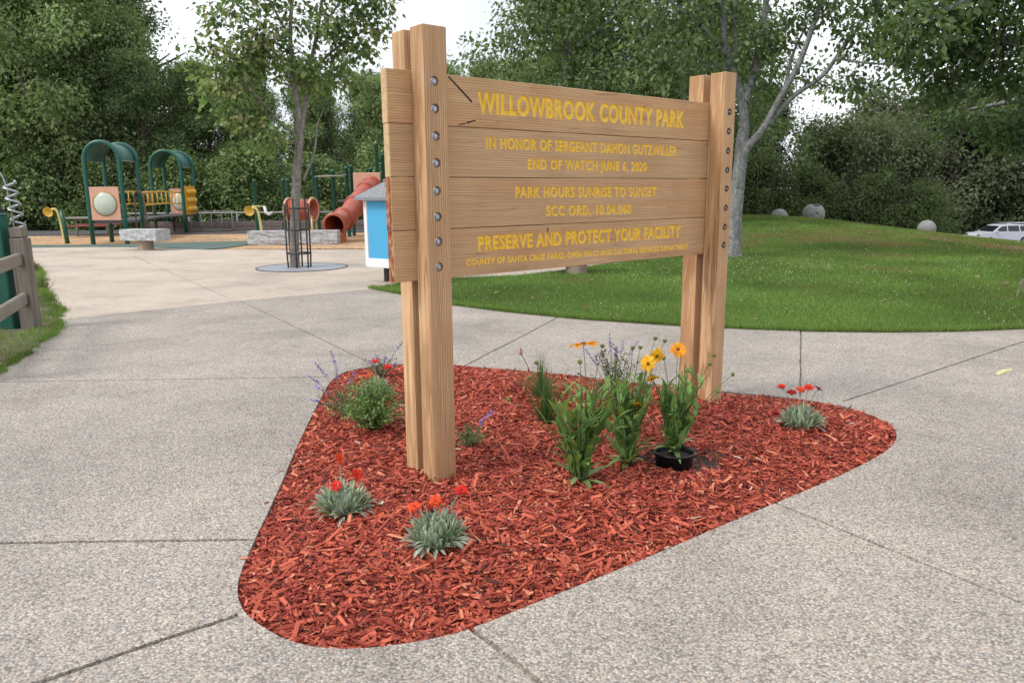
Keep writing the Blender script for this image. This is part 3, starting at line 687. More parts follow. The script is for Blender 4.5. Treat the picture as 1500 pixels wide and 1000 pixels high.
def bezier(a, b, c, k=7):
    t = np.linspace(0, 1, k)[:, None]; a, b, c = map(np.asarray, (a, b, c)); return a * (1 - t) ** 2 + 2 * b * t * (1 - t) + c * t * t
def gazania(p, r, hgt, flowers, label, seed):
    random.seed(seed); x, y = p; z = bh(p) + .008; t = empty('gazania', (x, y, z), 0, label, 'flower plant', 'silver leaved plants with red daisies in the bark bed')
    mb = MB()
    for i in range(470):
        a = random.uniform(0, 6.283); q = random.random() ** .6; b = np.array([math.cos(a) * r * .55 * q, math.sin(a) * r * .55 * q, random.uniform(0, .02)])
        el = math.radians(random.uniform(58, 89) - 48 * q ** 2 * random.uniform(.2, 1.0)); a2 = a + random.uniform(-.8, .8); d = np.array([math.cos(a2) * math.cos(el), math.sin(a2) * math.cos(el), math.sin(el)])
        L = hgt * 1.62 * random.uniform(.45, 1.0) * (1.05 - .38 * q); sv = random.random()
        c = np.array([.42, .49, .41]) * (.55 + .7 * sv) if random.random() > .10 else np.array([.15, .24, .09]) * (.8 + .4 * sv)
        mb.ribbon(b, d, (0, 0, 1) if abs(d[2]) < .85 else (math.cos(a), math.sin(a), .2), L, random.uniform(.010, .022), random.uniform(-.7, 1.3), 4, 0, c, 'spoon', .3)
    mb.build('foliage', M['leaf'], t)
    for (dx, dy, h, ax, col) in flowers:
        f = MB(); tip = np.array([dx, dy, h]); P = bezier((dx * .3, dy * .3, .03), (dx * .45, dy * .45, h * .7), tip)
        f.tube(P, .0022, 5, 0, (.30, .33, .24)); f.lathe([(1e-4, -.018), (.006, -.014), (.0075, -.004), (.005, .002)], tip, 8, None, 0, (.25, .30, .2))
        if col is not None: daisy(f, tip, ax, .031, 13, col, (.25, .02, .012), random.uniform(-.1, .25), .40, 2)
        f.build('flower', M['petal'], t)
RED, DRED, ORED = (.62, .028, .016), (.32, .012, .014), (.70, .075, .022)
gazania((-0.901,3.757), .15, .115, [(-.02, -.03, .165, (-.2, -.6, .8), RED), (.075, .03, .20, (.7, -.3, .6), RED), (-.03, .11, .26, (.8, -.2, .5), ORED), (-.10, 0, .15, (0, 0, 1), None), (.10, .05, .15, (0, 0, 1), None)],
        'silver leaved plant with red daisies, left of the left sign post base', 11)
gazania((-0.363,3.348), .15, .115, [(-.105, .02, .19, (-.2, -.3, .9), ORED), (-.005, .02, .215, (0, -.35, .9), ORED), (.012, .05, .19, (0, .3, .9), RED), (.115, .07, .25, (.1, -.3, .95), RED), (-.03, .09, .14, (0, 0, 1), DRED), (.075, .04, .20, (0, 0, 1), None)],
        'silver leaved plant with orange red daisies, nearest the front tip of the bed', 12)
gazania((2.041,5.142), .15, .12, [(-.13, .06, .28, (-.1, -.1, 1), RED), (-.08, .0, .25, (-.1, -.3, 1), DRED), (0, .04, .265, (0, -.3, 1), ORED), (.04, .0, .29, (0, -.4, 1), RED), (.12, .03, .275, (.5, 0, .9), DRED), (.10, .06, .14, (.3, 0, .9), DRED), (-.17, .03, .09, (0, 0, 1), DRED)],
        'silver leaved plant with upright red blooms near the right hand point of the bed', 13)
gazania((-1.138,6.109), .13, .11, [(-.01, .08, .27, (0, -.2, 1), RED), (.09, .10, .22, (0, -.4, 1), RED), (-.06, .03, .16, (0, -.4, 1), ORED)],
        'small silver plant with red blooms behind the round green bush', 14)

def lance(mb, b, d, L, W, col, bend): mb.ribbon(b, d, (0, 0, 1) if abs(unit(d)[2]) < .93 else (random.uniform(-1, 1), random.uniform(-1, 1), .1), L, W, bend, 5, 0, col, 'leaf', .18)
def blanket(p, z, H_, rad, nst, flowers, buds, label, seed, name='blanket_flower', basal=12, dark=1.0):
    random.seed(seed); t = empty(name, (p[0], p[1], z), 0, label, 'flower plant', 'tall yellow daisy plants in the bark bed'); mb = MB()
    G0 = np.array([.19, .31, .10]) * dark
    def stem(tip, r0=.0042, leafy=True, upto=.92):
        tip = np.asarray(tip, float); b = np.array([random.gauss(0, .02), random.gauss(0, .02), -.01]); P = bezier(b, (tip[0] * .35 + random.gauss(0, .015), tip[1] * .35, tip[2] * .6), tip, 9)
        mb.tube(P, np.linspace(r0, r0 * .55, 9), 5, 0, np.array([.12, .16, .06]) * random.uniform(.6, 1.2))
        if leafy:
            n = random.randint(5, 8)
            for i in range(n):
                f = .08 + (upto - .08) * (i + random.random() * .6) / n; k = f * 8; i0 = min(7, int(k)); q = P[i0] + (P[i0 + 1] - P[i0]) * (k - i0)
                a = random.uniform(0, 6.283); el = random.uniform(.8, 1.42) ; d = (math.cos(a) * math.cos(el), math.sin(a) * math.cos(el), math.sin(el))
                lance(mb, q, d, H_ * random.uniform(.19, .34) * (1.1 - .5 * f), random.uniform(.030, .046) * (1.1 - .3 * f), G0 * random.uniform(.7, 1.35), random.uniform(.0, .8))
    for i in range(nst):
        a = random.uniform(0, 6.283); q = rad * math.sqrt(random.random()); stem((math.cos(a) * q, math.sin(a) * q, H_ * random.uniform(.55, .9)))
    for i in range(basal):
        a = random.uniform(0, 6.283); el = random.uniform(.15, 1.0); lance(mb, (0, 0, .01), (math.cos(a) * math.cos(el), math.sin(a) * math.cos(el), math.sin(el)), random.uniform(.12, .22), random.uniform(.03, .045), G0 * random.uniform(.8, 1.5) + .02, random.uniform(.2, 1.1))
    for (tp, ax) in buds:
        stem(tp, .003, random.random() < .5, .6); tp = np.asarray(tp, float); axn = unit(ax)
        a1 = unit(np.cross(axn, (.3, .8, .1))); mb.lathe([(1e-4, -.012), (.010, -.008), (.0135, .001), (.010, .009), (1e-4, .012)], tp, 9, np.stack([a1, np.cross(axn, a1), axn], 1), 0, (.16, .20, .06))
        for i in range(9):
            a = 6.283 * i / 9; d = unit(a1 * math.cos(a) + np.cross(axn, a1) * math.sin(a) + axn * .5); mb.ribbon(tp + d * .007, d, axn, .018, .007, .5, 2, 0, (.15, .22, .06) if i % 3 else (.45, .36, .05))
    for (tp, ax, r, pc) in flowers: stem(tp, .003, False)
    mb.build('foliage', M['leaf'], t)
    for (tp, ax, r, pc) in flowers:
        f = MB(); daisy(f, tp, ax, r, 15, pc, (.22, .09, .015) if r > .03 else (.3, .25, .04), .12, .42, 1); f.build('flower', M['petal'], t)
    return t
YEL, ORA = (.80, .44, .022), (.80, .33, .018)
pA = (0.398,4.144); pB = (0.705,4.445)
dirv = lambda sx, h, p: ((sx, random.uniform(-.05, .05), h))
blanket(pA, bh(pA), .72, .24, 24, [((.0, 0, .815), (-.15, .1, 1), .075, ORA)],
        [((.11, .02, .80), (.2, 0, 1)), ((-.02, -.03, .72), (-.5, -.3, .8)), ((-.26, .05, .70), (-.2, 0, 1)), ((-.42, .0, .50), (-.8, -.3, .4)), ((-.24, .12, .63), (-.4, 0, .9)), ((-.3, .1, .60), (-.4, 0, .9))],
        'tall green plant with one flat orange daisy, leftmost of the yellow flowered three', 21)
blanket(pB, bh(pB), .68, .20, 20, [((.10, -.08, .66), (-.6, -.6, .2), .05, YEL), ((.155, -.05, .70), (.2, -.5, -.1), .048, YEL), ((.13, -.06, .565), (.1, -.5, -.7), .04, YEL)],
        [((.02, .0, .74), (-.2, 0, .9)), ((.07, .03, .735), (.2, 0, .9)), ((.16, .03, .79), (0, 0, 1)), ((.21, 0, .78), (.2, 0, 1)), ((.02, -.06, .42), (-.2, -.5, .8)), ((-.08, .0, .66), (.5, 0, .5))],
        'tall plant with drooping bright yellow flowers, middle of the yellow flowered three', 22)
zp = bh(POT) - .030
blanket((POT[0], POT[1]), zp + .125, .60, .19, 18, [((-.0, .0, .66), (-.25, -.75, .35), .046, ORA), ((-.245, -.06, .33), (-.1, -.5, -.8), .035, YEL)],
        [((.055, -.03, .53), (.2, -.6, .5)), ((.22, .0, .62), (.5, 0, .8)), ((.19, -.02, .57), (.4, 0, .8)), ((.34, .0, .50), (.9, -.2, .4)), ((.245, -.03, .40), (.3, -.6, .5)), ((-.15, 0, .49), (-.2, -.4, .8)), ((-.08, .02, .60), (-.6, 0, .7))],
        'orange daisy plant growing in the black nursery pot beside the right post', 23, basal=8)
pt = empty('nursery_pot', (POT[0], POT[1], zp), 0, 'round black plastic nursery pot set in bare soil by the right post', 'plant pot')
mb = MB(); mb.lathe([(.001, .002), (.104, .002), (.121, .128), (.127, .128), (.128, .141), (.120, .142), (.116, .125), (.112, .10)], n=40); mb.build('body', M['bplastic'], pt)
mb = MB(); mb.lathe([(.115, .104), (.06, .118), (.001, .122)], n=24); mb.build('potting_soil', M['soil'], pt)

def bushy(p, r, h, n, label, seed, cols, lw_=(.010, .022), name='catmint_bush', spikes=()):
    random.seed(seed); r2 = np.random.default_rng(seed); z = bh(p); t = empty(name, (p[0], p[1], z), 0, label, 'small shrub' if n > 900 else 'flower plant'); mb = MB()
    for i in range(max(10, n // 16)):
        a = random.uniform(0, 6.283); el = random.uniform(.35, 1.5); q = random.uniform(.6, 1.05); tip = np.array([math.cos(a) * math.cos(el) * r * q * 1.1, math.sin(a) * math.cos(el) * r * q * 1.1, .02 + math.sin(el) * h * q])
        P = bezier((0, 0, 0), tip * [.4, .4, .75], tip, 8); mb.tube(P, np.linspace(.0022, .001, 8), 4, 0, (.14, .17, .07))
        k = 17; f = r2.uniform(.12, 1, k) ** .8 * 6.99; i0 = f.astype(int); Q = P[i0] + (P[i0 + 1] - P[i0]) * (f - i0)[:, None] + r2.normal(0, .006, (k, 3))
        D_ = unit(r2.normal(0, 1, (k, 3)) + [0, 0, .45]); Nn = unit(r2.normal(0, .6, (k, 3)) + [0, 0, 1]); L = r2.uniform(lw_[0], lw_[1], k) * 1.5
        mb.leaves(Q, D_, Nn, L, L * .6, np.array(cols[random.randint(0, len(cols) - 1)]) * r2.uniform(.65, 1.35, (k, 1)))
    mb.build('foliage', M['leaf'], t)
    for (dx, dy, hh, ln) in spikes:
        f = MB(); tip = np.array([dx, dy, hh]); P = bezier((dx * .1, dy * .1, 0), (dx * .3, dy * .3, hh * .6), tip, 10); f.tube(P, np.linspace(.002, .001, 10), 4, 0, (.13, .15, .11))
        for w_ in np.arange(0, ln, .014):
            c = tip - (P[-1] - P[-2]) / np.linalg.norm(P[-1] - P[-2]) * w_; k = 6 if int(w_ / .014) % 2 == 0 else 2
            for j in range(k):
                d = unit(np.array([random.gauss(0, 1), random.gauss(0, 1), random.uniform(-.1, .9)])); f.ribbon(c, d, (0, 0, 1), random.uniform(.018, .03), .013, .4, 2, 0, np.array([.30, .22, .56]) * random.uniform(.6, 1.3))
        for j in range(5): f.ribbon(P[2 + j] , unit(np.array([random.gauss(0, 1), random.gauss(0, 1), .6])), (0, 0, 1), .03, .01, .5, 3, 0, (.14, .19, .10))
        f.build('flower_spike', M['petal'], t)
GB = [(.19, .31, .09), (.15, .26, .085), (.25, .36, .13)]
bushy((-0.990,5.122), .34, .38, 4200, 'round green leafy bush beside the left sign post', 31, GB, (.008, .017))
bushy((-1.183,6.685), .24, .2, 420, 'purple flowered sage behind the small silver plant left of the post', 32, [(.16, .19, .12)], (.008, .016), 'purple_sage', [(-.05, 0, .22, .10), (.03, .03, .19, .08), (.10, -.03, .20, .10), (.12, .05, .13, .06), (-.12, .04, .16, .07), (.2, .1, .33, .10)])
bushy((-1.296,5.625), .30, .22, 700, 'sprawling lavender sage with purple spikes on the left edge of the bed', 33, [(.15, .17, .10), (.20, .19, .12)], (.008, .018), 'purple_sage', [(-.24, .12, .40, .15), (-.13, .22, .46, .17), (-.2, -.02, .24, .10), (-.22, -.14, .17, .08), (-.1, .2, .30, .09), (-.28, .05, .31, .12), (.05, .18, .30, .10)])
bushy((-0.287,4.792), .16, .14, 600, 'low sprawling green sprig just right of the left post base', 34, [(.11, .19, .07), (.14, .2, .09)], (.007, .014), 'catmint_sprig', [(.10, .1, .17, .06), (.15, .16, .20, .06)])
bushy((0.775,5.537), .32, .5, 900, 'grey green sage with thin purple spikes behind the tall daisies', 35, [(.13, .17, .10), (.16, .19, .13)], (.010, .022), 'purple_sage', [(-.05, 0, .60, .14), (.06, .03, .55, .10), (-.22, .03, .48, .14), (.16, 0, .56, .12), (-.13, 0, .46, .1), (.0, -.05, .52, .12)])
random.seed(41); p = (0.232,6.009); t = empty('torch_lily', (p[0], p[1], bh(p)), 0, 'grassy tuft with one small red flower head at the back of the bed', 'flower plant'); mb = MB()
for i in range(230):
    a = random.uniform(0, 6.283); el = random.uniform(.75, 1.5); d = np.array([math.cos(a) * math.cos(el), math.sin(a) * math.cos(el), math.sin(el)])
    mb.ribbon(d * [.05, .05, 0], d, (0, 0, 1) if abs(d[2]) < .9 else (math.cos(a), math.sin(a), 0), random.uniform(.2, .43), random.uniform(.004, .008), random.uniform(.1, .9), 4, 0, np.array([.09, .15, .05]) * random.uniform(.6, 1.5), 'blade', .2)
mb.build('foliage', M['leaf'], t)
f = MB(); tip = np.array([-.16, 0, .37]); f.tube(bezier((0, 0, 0), (-.09, 0, .25), tip), .003, 5, 0, (.12, .16, .07))
for i in range(60):
    a = random.uniform(0, 6.283); zz = random.uniform(0, .06); f.ribbon(tip + [0, 0, zz - .01], (math.cos(a), math.sin(a), -.2 + 8 * zz), (0, 0, 1), .022 * (1.15 - zz * 9), .008, .5, 2, 0, np.array([.52, .03, .025]) * random.uniform(.6, 1.2))
f.build('flower', M['petal'], t)
p = (0.246,5.329); random.seed(42); t = empty('grass_tuft', (p[0], p[1], bh(p)), 0, 'dark green blade tuft behind the leftmost yellow daisy plant', 'ornamental grass'); mb = MB()
for i in range(120):
    a = random.uniform(0, 6.283); el = random.uniform(.8, 1.5); d = np.array([math.cos(a) * math.cos(el), math.sin(a) * math.cos(el), math.sin(el)])
    mb.ribbon(d * [.05, .05, 0], d, (math.cos(a), math.sin(a), .1), random.uniform(.2, .45), random.uniform(.006, .012), random.uniform(.1, .6), 4, 0, np.array([.06, .13, .035]) * random.uniform(.6, 1.4), 'blade', .2)
mb.build('foliage', M['leaf'], t)

# ------------------------------------------------------------------ trees
def dense(P, r, step=.15):
    P = np.asarray(P, float); o = []; q = []
    for i in range(len(P) - 1):
        k = max(1, int(np.linalg.norm(P[i + 1] - P[i]) / step)); t = np.arange(k) / k
        o.append(P[i] + (P[i + 1] - P[i]) * t[:, None]); q.append(r[i] + (r[i + 1] - r[i]) * t)
    o.append(P[-1:]); q.append(np.array([r[-1]])); return np.concatenate(o), np.concatenate(q)
def curvy(P, it=2):
    P = [np.asarray(p, float) for p in P]
    for _ in range(it):
        o = [P[0]]
        for a, b in zip(P[:-1], P[1:]): o += [a * .75 + b * .25, a * .25 + b * .75]
        P = o + [P[-1]]
    return np.array(P)
def grow(tb, cb, skel, blobs, leaf, cols, per, r2, spread=.22, droop=.5, lw_=.62, sides=8, twr=.28, twmax=.035, tw=True, minz=-9, colvar=.3):
    SP, SR = [], []
    for P, r in skel:
        C = curvy(P); rr = np.interp(np.linspace(0, 1, len(C)), np.linspace(0, 1, len(r)), r); tb.tube(C, rr, sides); a, b = dense(C, rr); SP.append(a); SR.append(b)
    SP, SR = np.concatenate(SP), np.concatenate(SR); hi = SP[SP[:, 2] > minz]; hr = SR[SP[:, 2] > minz]
    for ci, rad, n in blobs:
        ci = np.asarray(ci, float); rad = np.asarray(rad, float)
        tint = r2.uniform(.85, 1.15)
        for k in range(n):
            q = unit(r2.normal(0, 1, 3)) * r2.uniform(0, 1) ** .45; tp = ci + q * rad
            d = hi - tp; dd = np.linalg.norm(d, axis=1) + .5 * np.maximum(0, d[:, 2]); j = int(np.argmin(dd))
            if tw:
                a = hi[j]; m = (a + tp) / 2 + r2.normal(0, .08, 3) * np.linalg.norm(tp - a) + [0, 0, .08 * np.linalg.norm(tp - a)]
                tb.tube(bezier(a, m, tp, 5), np.linspace(min(hr[j] * twr + .003, twmax), .003, 5), 4, 0, (1, 1, 1), False)
                if r2.uniform() < .5: hi = np.concatenate([hi, [m]]); hr = np.append(hr, min(hr[j] * .4, .02))
            nl = max(3, int(per * r2.uniform(.6, 1.4))); P = tp + r2.normal(0, spread, (nl, 3)) * [1, 1, .8]
            out = unit(P - ci + [0, 0, .01]); D_ = unit(out * .6 + r2.normal(0, .6, (nl, 3)) + [0, 0, -droop]); N_ = unit(r2.normal(0, .5, (nl, 3)) + [0, 0, 1.0] + out * .3)
            L = leaf * r2.uniform(.65, 1.3, nl); c = np.array(cols[r2.integers(len(cols))]) * tint * r2.uniform(1 - colvar, 1 + colvar, (nl, 1)) * r2.uniform(.85, 1.15)
            cb.leaves(P, D_, N_, L, L * lw_ * r2.uniform(.8, 1.2, nl), c)
def plant_tree(name, loc, skel, blobs, leaf, cols, per, seed, bark_, leafm, label, cat='tree', group=None, **kw):
    r2 = np.random.default_rng(seed); tb, cb = MB(), MB(); loc = np.asarray(loc, float)
    grow(tb, cb, [(np.asarray(P, float) - loc, r) for P, r in skel], [(np.asarray(c, float) - loc, r, n) for c, r, n in blobs], leaf, cols, per, r2, **kw)
    t = empty(name, loc, 0, label, cat, group); tb.build('trunk', bark_, t); cb.build('crown', leafm, t); return t

# young tree in its guard on the plaza
b = np.array([-4.865, 17.452, 0.0])
sk = [([(-4.994,17.450,-0.062), (-4.964,17.450,0.657), (-4.875,17.450,1.577), (-4.782,17.450,2.329), (-4.679,17.450,2.995)], [.122, .108, .102, .096, .08]),
      ([(-4.679,17.450,2.995), (-4.686,17.400,3.646), (-4.718,17.300,4.347), (-4.742,17.250,4.899), (-4.609,17.200,5.847), (-4.512,17.200,6.915)], [.085, .065, .055, .045, .035, .02]),
      ([(-4.679,17.450,2.995), (-4.531,17.500,3.656), (-4.457,17.600,4.319), (-4.240,17.700,5.120), (-4.050,17.700,6.102), (-3.900,17.700,7.197)], [.07, .06, .05, .042, .03, .02]),
      ([(-4.749,17.450,2.848), (-4.832,17.200,3.050), (-5.016,17.000,3.208), (-5.265,16.800,3.584)], [.04, .03, .022, .014]),
      ([(-4.664,17.450,1.999), (-4.469,17.500,2.403), (-4.355,17.500,2.775), (-4.334,17.500,3.143), (-4.146,17.500,3.508)], [.03, .026, .022, .017, .01]),
      ([(-4.692,17.300,4.064), (-4.899,17.000,4.511), (-5.238,16.800,4.955), (-5.709,16.600,5.317)], [.04, .03, .02, .012]),
      ([(-4.462,17.600,4.247), (-4.083,17.900,4.724), (-3.590,18.200,5.138), (-3.150,18.400,5.394)], [.04, .03, .02, .012]),
      ([(-4.699,17.200,4.889), (-4.974,17.000,5.533), (-5.324,16.900,6.177)], [.035, .025, .012]),
      ([(-4.671,17.300,3.921), (-5.222,18.000,4.162), (-5.945,18.600,4.400)], [.03, .02, .01]),
      ([(-4.225,17.700,5.120), (-3.636,17.500,5.774), (-3.131,17.300,6.267)], [.035, .02, .012])]
bl = [((-6.066,16.900,4.019), (.55, .5, .5), 34), ((-5.760,16.800,3.378), (.5, .45, .35), 34), ((-5.199,16.900,2.888), (.40, .38, .28), 22), ((-6.178,16.700,4.875), (.3, .35, .5), 10), ((-6.472,16.900,4.368), (.3, .3, .3), 7),
      ((-5.279,16.900,4.838), (.7, .6, .65), 36), ((-5.701,16.800,5.427), (.6, .5, .45), 24), ((-4.852,17.300,4.348), (.75, .7, .45), 34), ((-4.213,17.700,4.259), (.75, .6, .4), 32), ((-3.484,18.000,4.883), (.55, .5, .5), 28),
      ((-3.112,18.200,5.427), (.4, .4, .4), 16), ((-3.699,17.700,5.400), (.7, .6, .5), 30), ((-4.495,17.300,5.322), (.8, .8, .6), 30), ((-3.057,17.600,5.932), (.7, .6, .4), 18), ((-4.938,17.000,6.068), (1.0, .8, .5), 28), ((-3.901,17.500,6.325), (1.0, .8, .6), 28), ((-2.766,17.600,5.791), (.35, .35, .25), 8), ((-5.560,16.800,4.483), (.5, .5, .4), 28), ((-3.651,17.600,4.126), (.35, .35, .2), 10), ((-4.123,17.500,3.653), (.1, .1, .1), 2)]
plant_tree('plane_tree', b, sk, bl, .145, [(0.186, 0.262, 0.103), (0.146, 0.230, 0.088), (0.235, 0.292, 0.118), (0.289, 0.296, 0.139), (0.113, 0.179, 0.072)], 15, 101, M['bark_tan'], M['treeleaf'], 'slim young tree growing through a black steel guard on the plaza', spread=.15, droop=.6, minz=1.9)

# pale forked tree on the lawn behind the right post
b = np.array([5.491, 18.713, float(terr(5.491, 18.713))])
def W(u, v, y=0): return (u, v, y)
sk = [([(5.474,18.700,-0.066), (5.454,18.700,0.669), (5.488,18.700,1.653), (5.549,18.700,2.696), (5.561,18.700,3.091)], [.24, .18, .162, .155, .12]),
      ([(5.526,18.700,2.201), (5.570,18.700,2.933), (5.586,18.700,3.248), (5.488,18.700,3.872), (5.013,18.600,4.778), (4.867,18.500,5.946), (4.652,18.400,7.355)], [.11, .12, .11, .10, .085, .06, .035]),
      ([(5.545,18.700,3.716), (5.768,18.800,4.346), (5.989,19.000,5.298), (6.096,19.100,6.527), (6.113,19.200,7.884)], [.11, .10, .085, .06, .03]),
      ([(5.484,18.700,2.057), (5.617,18.600,2.690), (5.956,18.500,3.026), (6.259,18.300,3.773), (6.540,18.100,4.389), (6.659,18.000,4.811), (6.833,17.800,5.559), (6.903,17.600,6.550)], [.10, .105, .09, .08, .068, .06, .048, .025]),
      ([(6.060,18.450,3.177), (6.526,18.300,3.817), (7.091,18.000,4.163), (7.327,17.800,4.627), (7.566,17.600,5.089), (7.954,17.300,5.510)], [.068, .06, .052, .044, .032, .016]),
      ([(7.286,17.800,4.555), (7.609,17.300,4.373), (8.113,16.800,4.250), (8.790,16.200,4.218)], [.035, .028, .02, .01]),
      ([(6.358,18.300,3.969), (6.573,18.600,4.767), (6.998,19.000,5.443)], [.05, .035, .02]),
      ([(5.013,18.600,4.778), (4.431,18.400,5.341), (3.749,18.200,5.741), (3.083,18.000,6.267)], [.06, .045, .03, .015]),
      ([(5.303,18.700,4.335), (5.330,18.900,5.283), (5.273,19.000,6.358)], [.07, .055, .04])]
bl = [((3.951,18.300,5.031), (.9, .8, .7), 40), ((3.363,18.400,4.456), (.7, .7, .45), 24), ((4.523,18.600,4.326), (.6, .6, .35), 20), ((5.285,18.600,5.076), (.8, .8, .6), 34), ((6.176,18.900,5.125), (.7, .7, .6), 30), ((5.874,18.800,4.191), (.45, .5, .35), 18), ((6.515,18.600,5.663), (.7, .7, .5), 26), ((7.094,17.900,5.650), (.7, .7, .5), 28),
      ((6.811,18.300,4.267), (.4, .4, .3), 9), ((7.442,17.700,3.959), (.5, .5, .28), 18), ((7.802,17.300,3.833), (.4, .5, .2), 14), ((7.968,17.200,4.801), (.8, .7, .5), 34), ((8.526,16.800,4.452), (.7, .7, .45), 28), ((7.541,17.600,5.019), (.5, .5, .35), 18), ((3.903,18.300,6.338), (1.4, 1., .8), 50), ((5.722,18.800,6.892), (1.5, 1, .8), 50), ((7.364,17.800,6.465), (1.3, 1, .7), 46), ((3.158,18.300,5.476), (.8, .7, .8), 34), ((4.932,18.600,5.822), (.8, .7, .5), 26), ((8.620,17.000,5.304), (.8, .7, .5), 30)]
plant_tree('sycamore_tree', b, sk, bl, .13, [(0.143, 0.202, 0.089), (0.108, 0.161, 0.071), (0.185, 0.244, 0.109), (0.089, 0.129, 0.059)], 16, 102, M['bark_pale'], M['treeleaf'], 'pale forked tree with mottled bark on the lawn behind the right sign post', spread=.17, droop=.6, minz=3.3, sides=12)

# overhanging tree, trunk outside the frame on the right
b = np.array([12.6, 13.2, float(terr(12.6, 13.2))])
sk = [([b + [0, 0, -.1], b + [-.1, 0, 1.5], b + [-.3, 0, 3.0], b + [-.5, 0, 5.0], b + [-.4, .2, 7.0]], [.30, .25, .22, .17, .08]),
      ([b + [-.3, 0, 2.9], (8.429,12.800,4.093), (7.665,12.600,3.959), (7.042,12.600,3.759), (6.533,12.600,3.455)], [.13, .09, .06, .04, .015]),
      ([b + [-.4, 0, 4.4], (7.844,12.400,4.904), (6.884,12.100,4.452), (6.043,11.800,4.107)], [.12, .08, .05, .02]),
      ([b + [-.3, 0, 3.2], (9.305,13.600,3.354), (8.881,14.000,3.176), (8.399,14.400,3.103)], [.09, .06, .04, .015]),
      ([b + [-.45, 0, 5.0], (8.189,13.400,5.683), (7.417,13.600,5.644), (6.740,13.800,5.494)], [.09, .06, .04, .015])]
bl = [((6.771,12.600,3.246), (.42, .5, .25), 22), ((7.082,12.500,3.843), (.5, .6, .4), 34), ((7.520,12.400,4.122), (.6, .6, .5), 40), ((7.958,12.800,3.473), (.55, .6, .35), 38), ((8.302,14.200,2.906), (.5, .5, .2), 20), ((8.916,14.000,2.884), (.5, .6, .25), 28), ((6.094,11.900,4.127), (.5, .6, .45), 32), ((6.724,12.200,4.572), (.8, .8, .5), 40), ((7.764,12.400,4.710), (.8, .8, .5), 40), ((8.579,12.800,3.782), (.6, .7, .7), 40), ((9.256,13.400,2.659), (.6, .6, .25), 26), ((6.087,12.200,3.699), (.35, .5, .3), 16), ((5.975,12.800,4.721), (.6, .6, .4), 26), ((8.776,14.000,2.531), (.3, .4, .1), 9)]
plant_tree('broadleaf_tree', b, sk, bl, .125, [(0.095, 0.142, 0.059), (0.070, 0.106, 0.045), (0.126, 0.178, 0.076), (0.107, 0.169, 0.065)], 20, 103, M['bark_pale'], M['treeleaf'], 'leafy tree overhanging the lawn from the right edge of the photo', spread=.15, droop=.5, minz=2.4)

# ---- templates for the belts of trees behind
def template(seed, H_, Rr, base_, nblob, nclu, leaf, cols, per, pale=False, stems=1, mid=.5):
    r2 = np.random.default_rng(seed); skel = []; blobs = []
    for s_ in range(stems):
        ox = r2.normal(0, .25, 2) if stems > 1 else np.zeros(2); ln = r2.normal(0, .07, 2) * H_
        tr = [np.array([ox[0], ox[1], -.4]), np.array([ox[0] + ln[0] * .2, ox[1] + ln[1] * .2, H_ * .3]), np.array([ox[0] * 2 + ln[0] * .6, ox[1] * 2 + ln[1] * .6, H_ * .62]), np.array([ox[0] * 2 + ln[0], ox[1] * 2 + ln[1], H_ * .93])]
        r0 = H_ * .022 / (1 + .3 * (stems - 1)); skel.append((tr, [r0, r0 * .8, r0 * .5, r0 * .12]))
        for k in range(6):
            f = r2.uniform(max(.15, base_), .8); i = min(2, int(f * 3)); a0 = tr[i] + (tr[i + 1] - tr[i]) * (f * 3 - i); a = r2.uniform(0, 6.283); L = Rr * r2.uniform(.55, .9)
            e = a0 + np.array([math.cos(a) * L, math.sin(a) * L, L * r2.uniform(.3, .9)]); skel.append(([a0, (a0 + e) / 2 + [0, 0, -.1 * L], e], [r0 * .42, r0 * .25, r0 * .06]))
    for k in range(nblob):
        f = r2.uniform(0, 1); z = H_ * (base_ + (1 - base_) * f * .94); prof = math.sin(math.pi * (mid * .35 + .15 + (1 - .2 - mid * .2) * f)) ** .7 if f < .97 else .2
        a = r2.uniform(0, 6.283); q = Rr * prof * r2.uniform(.25, .95); s = Rr * r2.uniform(.26, .46)
        blobs.append((np.array([math.cos(a) * q, math.sin(a) * q, z]), (s, s, s * r2.uniform(.6, .9)), nclu))
    tb, cb = MB(), MB(); grow(tb, cb, skel, blobs, leaf, cols, per, r2, spread=leaf * 1.5, droop=.5, sides=7, minz=H_ * base_ * .6, tw=False)
    return tb, cb
TPL = {}
def place(kind, x, y, sc, rz, label, group, name, cat='tree', sz=1.0):
    z = float(terr(x, y)) - .14
    if TPL[kind][2] is None:
        tb, cb, _, bk = TPL[kind]; t = empty(name, (x, y, z), rz); tb.build('trunk', bk, t); cb.build('crown', M['farleaf'], t); TPL[kind][2] = t
    else:
        t = copy_tree(TPL[kind][2]); t.location = (x, y, z); t.rotation_euler = (0, 0, rz)
    t.scale = (sc, sc, sc * sz); t.name = name; return tag(t, label, cat, group)
FG = [(0.191, 0.262, 0.121), (0.236, 0.316, 0.147), (0.155, 0.210, 0.102), (0.278, 0.350, 0.175)]
FD = [(0.103, 0.151, 0.074), (0.131, 0.185, 0.090), (0.157, 0.211, 0.110)]
FW = [(0.135, 0.158, 0.094), (0.116, 0.141, 0.082), (0.153, 0.172, 0.108), (0.114, 0.124, 0.084)]
FL = [(0.158, 0.220, 0.104), (0.134, 0.192, 0.088), (0.196, 0.258, 0.125), (0.116, 0.158, 0.078)]
TPL['tall'] = [*template(201, 15, 4.3, .08, 70, 24, .20, FG, 26), None, M['bark_dark']]
TPL['tall2'] = [*template(202, 14, 4.0, .10, 66, 24, .20, FG + [(.15, .185, .09)], 26), None, M['bark_dark']]
TPL['dark'] = [*template(203, 15, 3.6, .06, 60, 22, .20, FD, 26), None, M['bark_dark']]
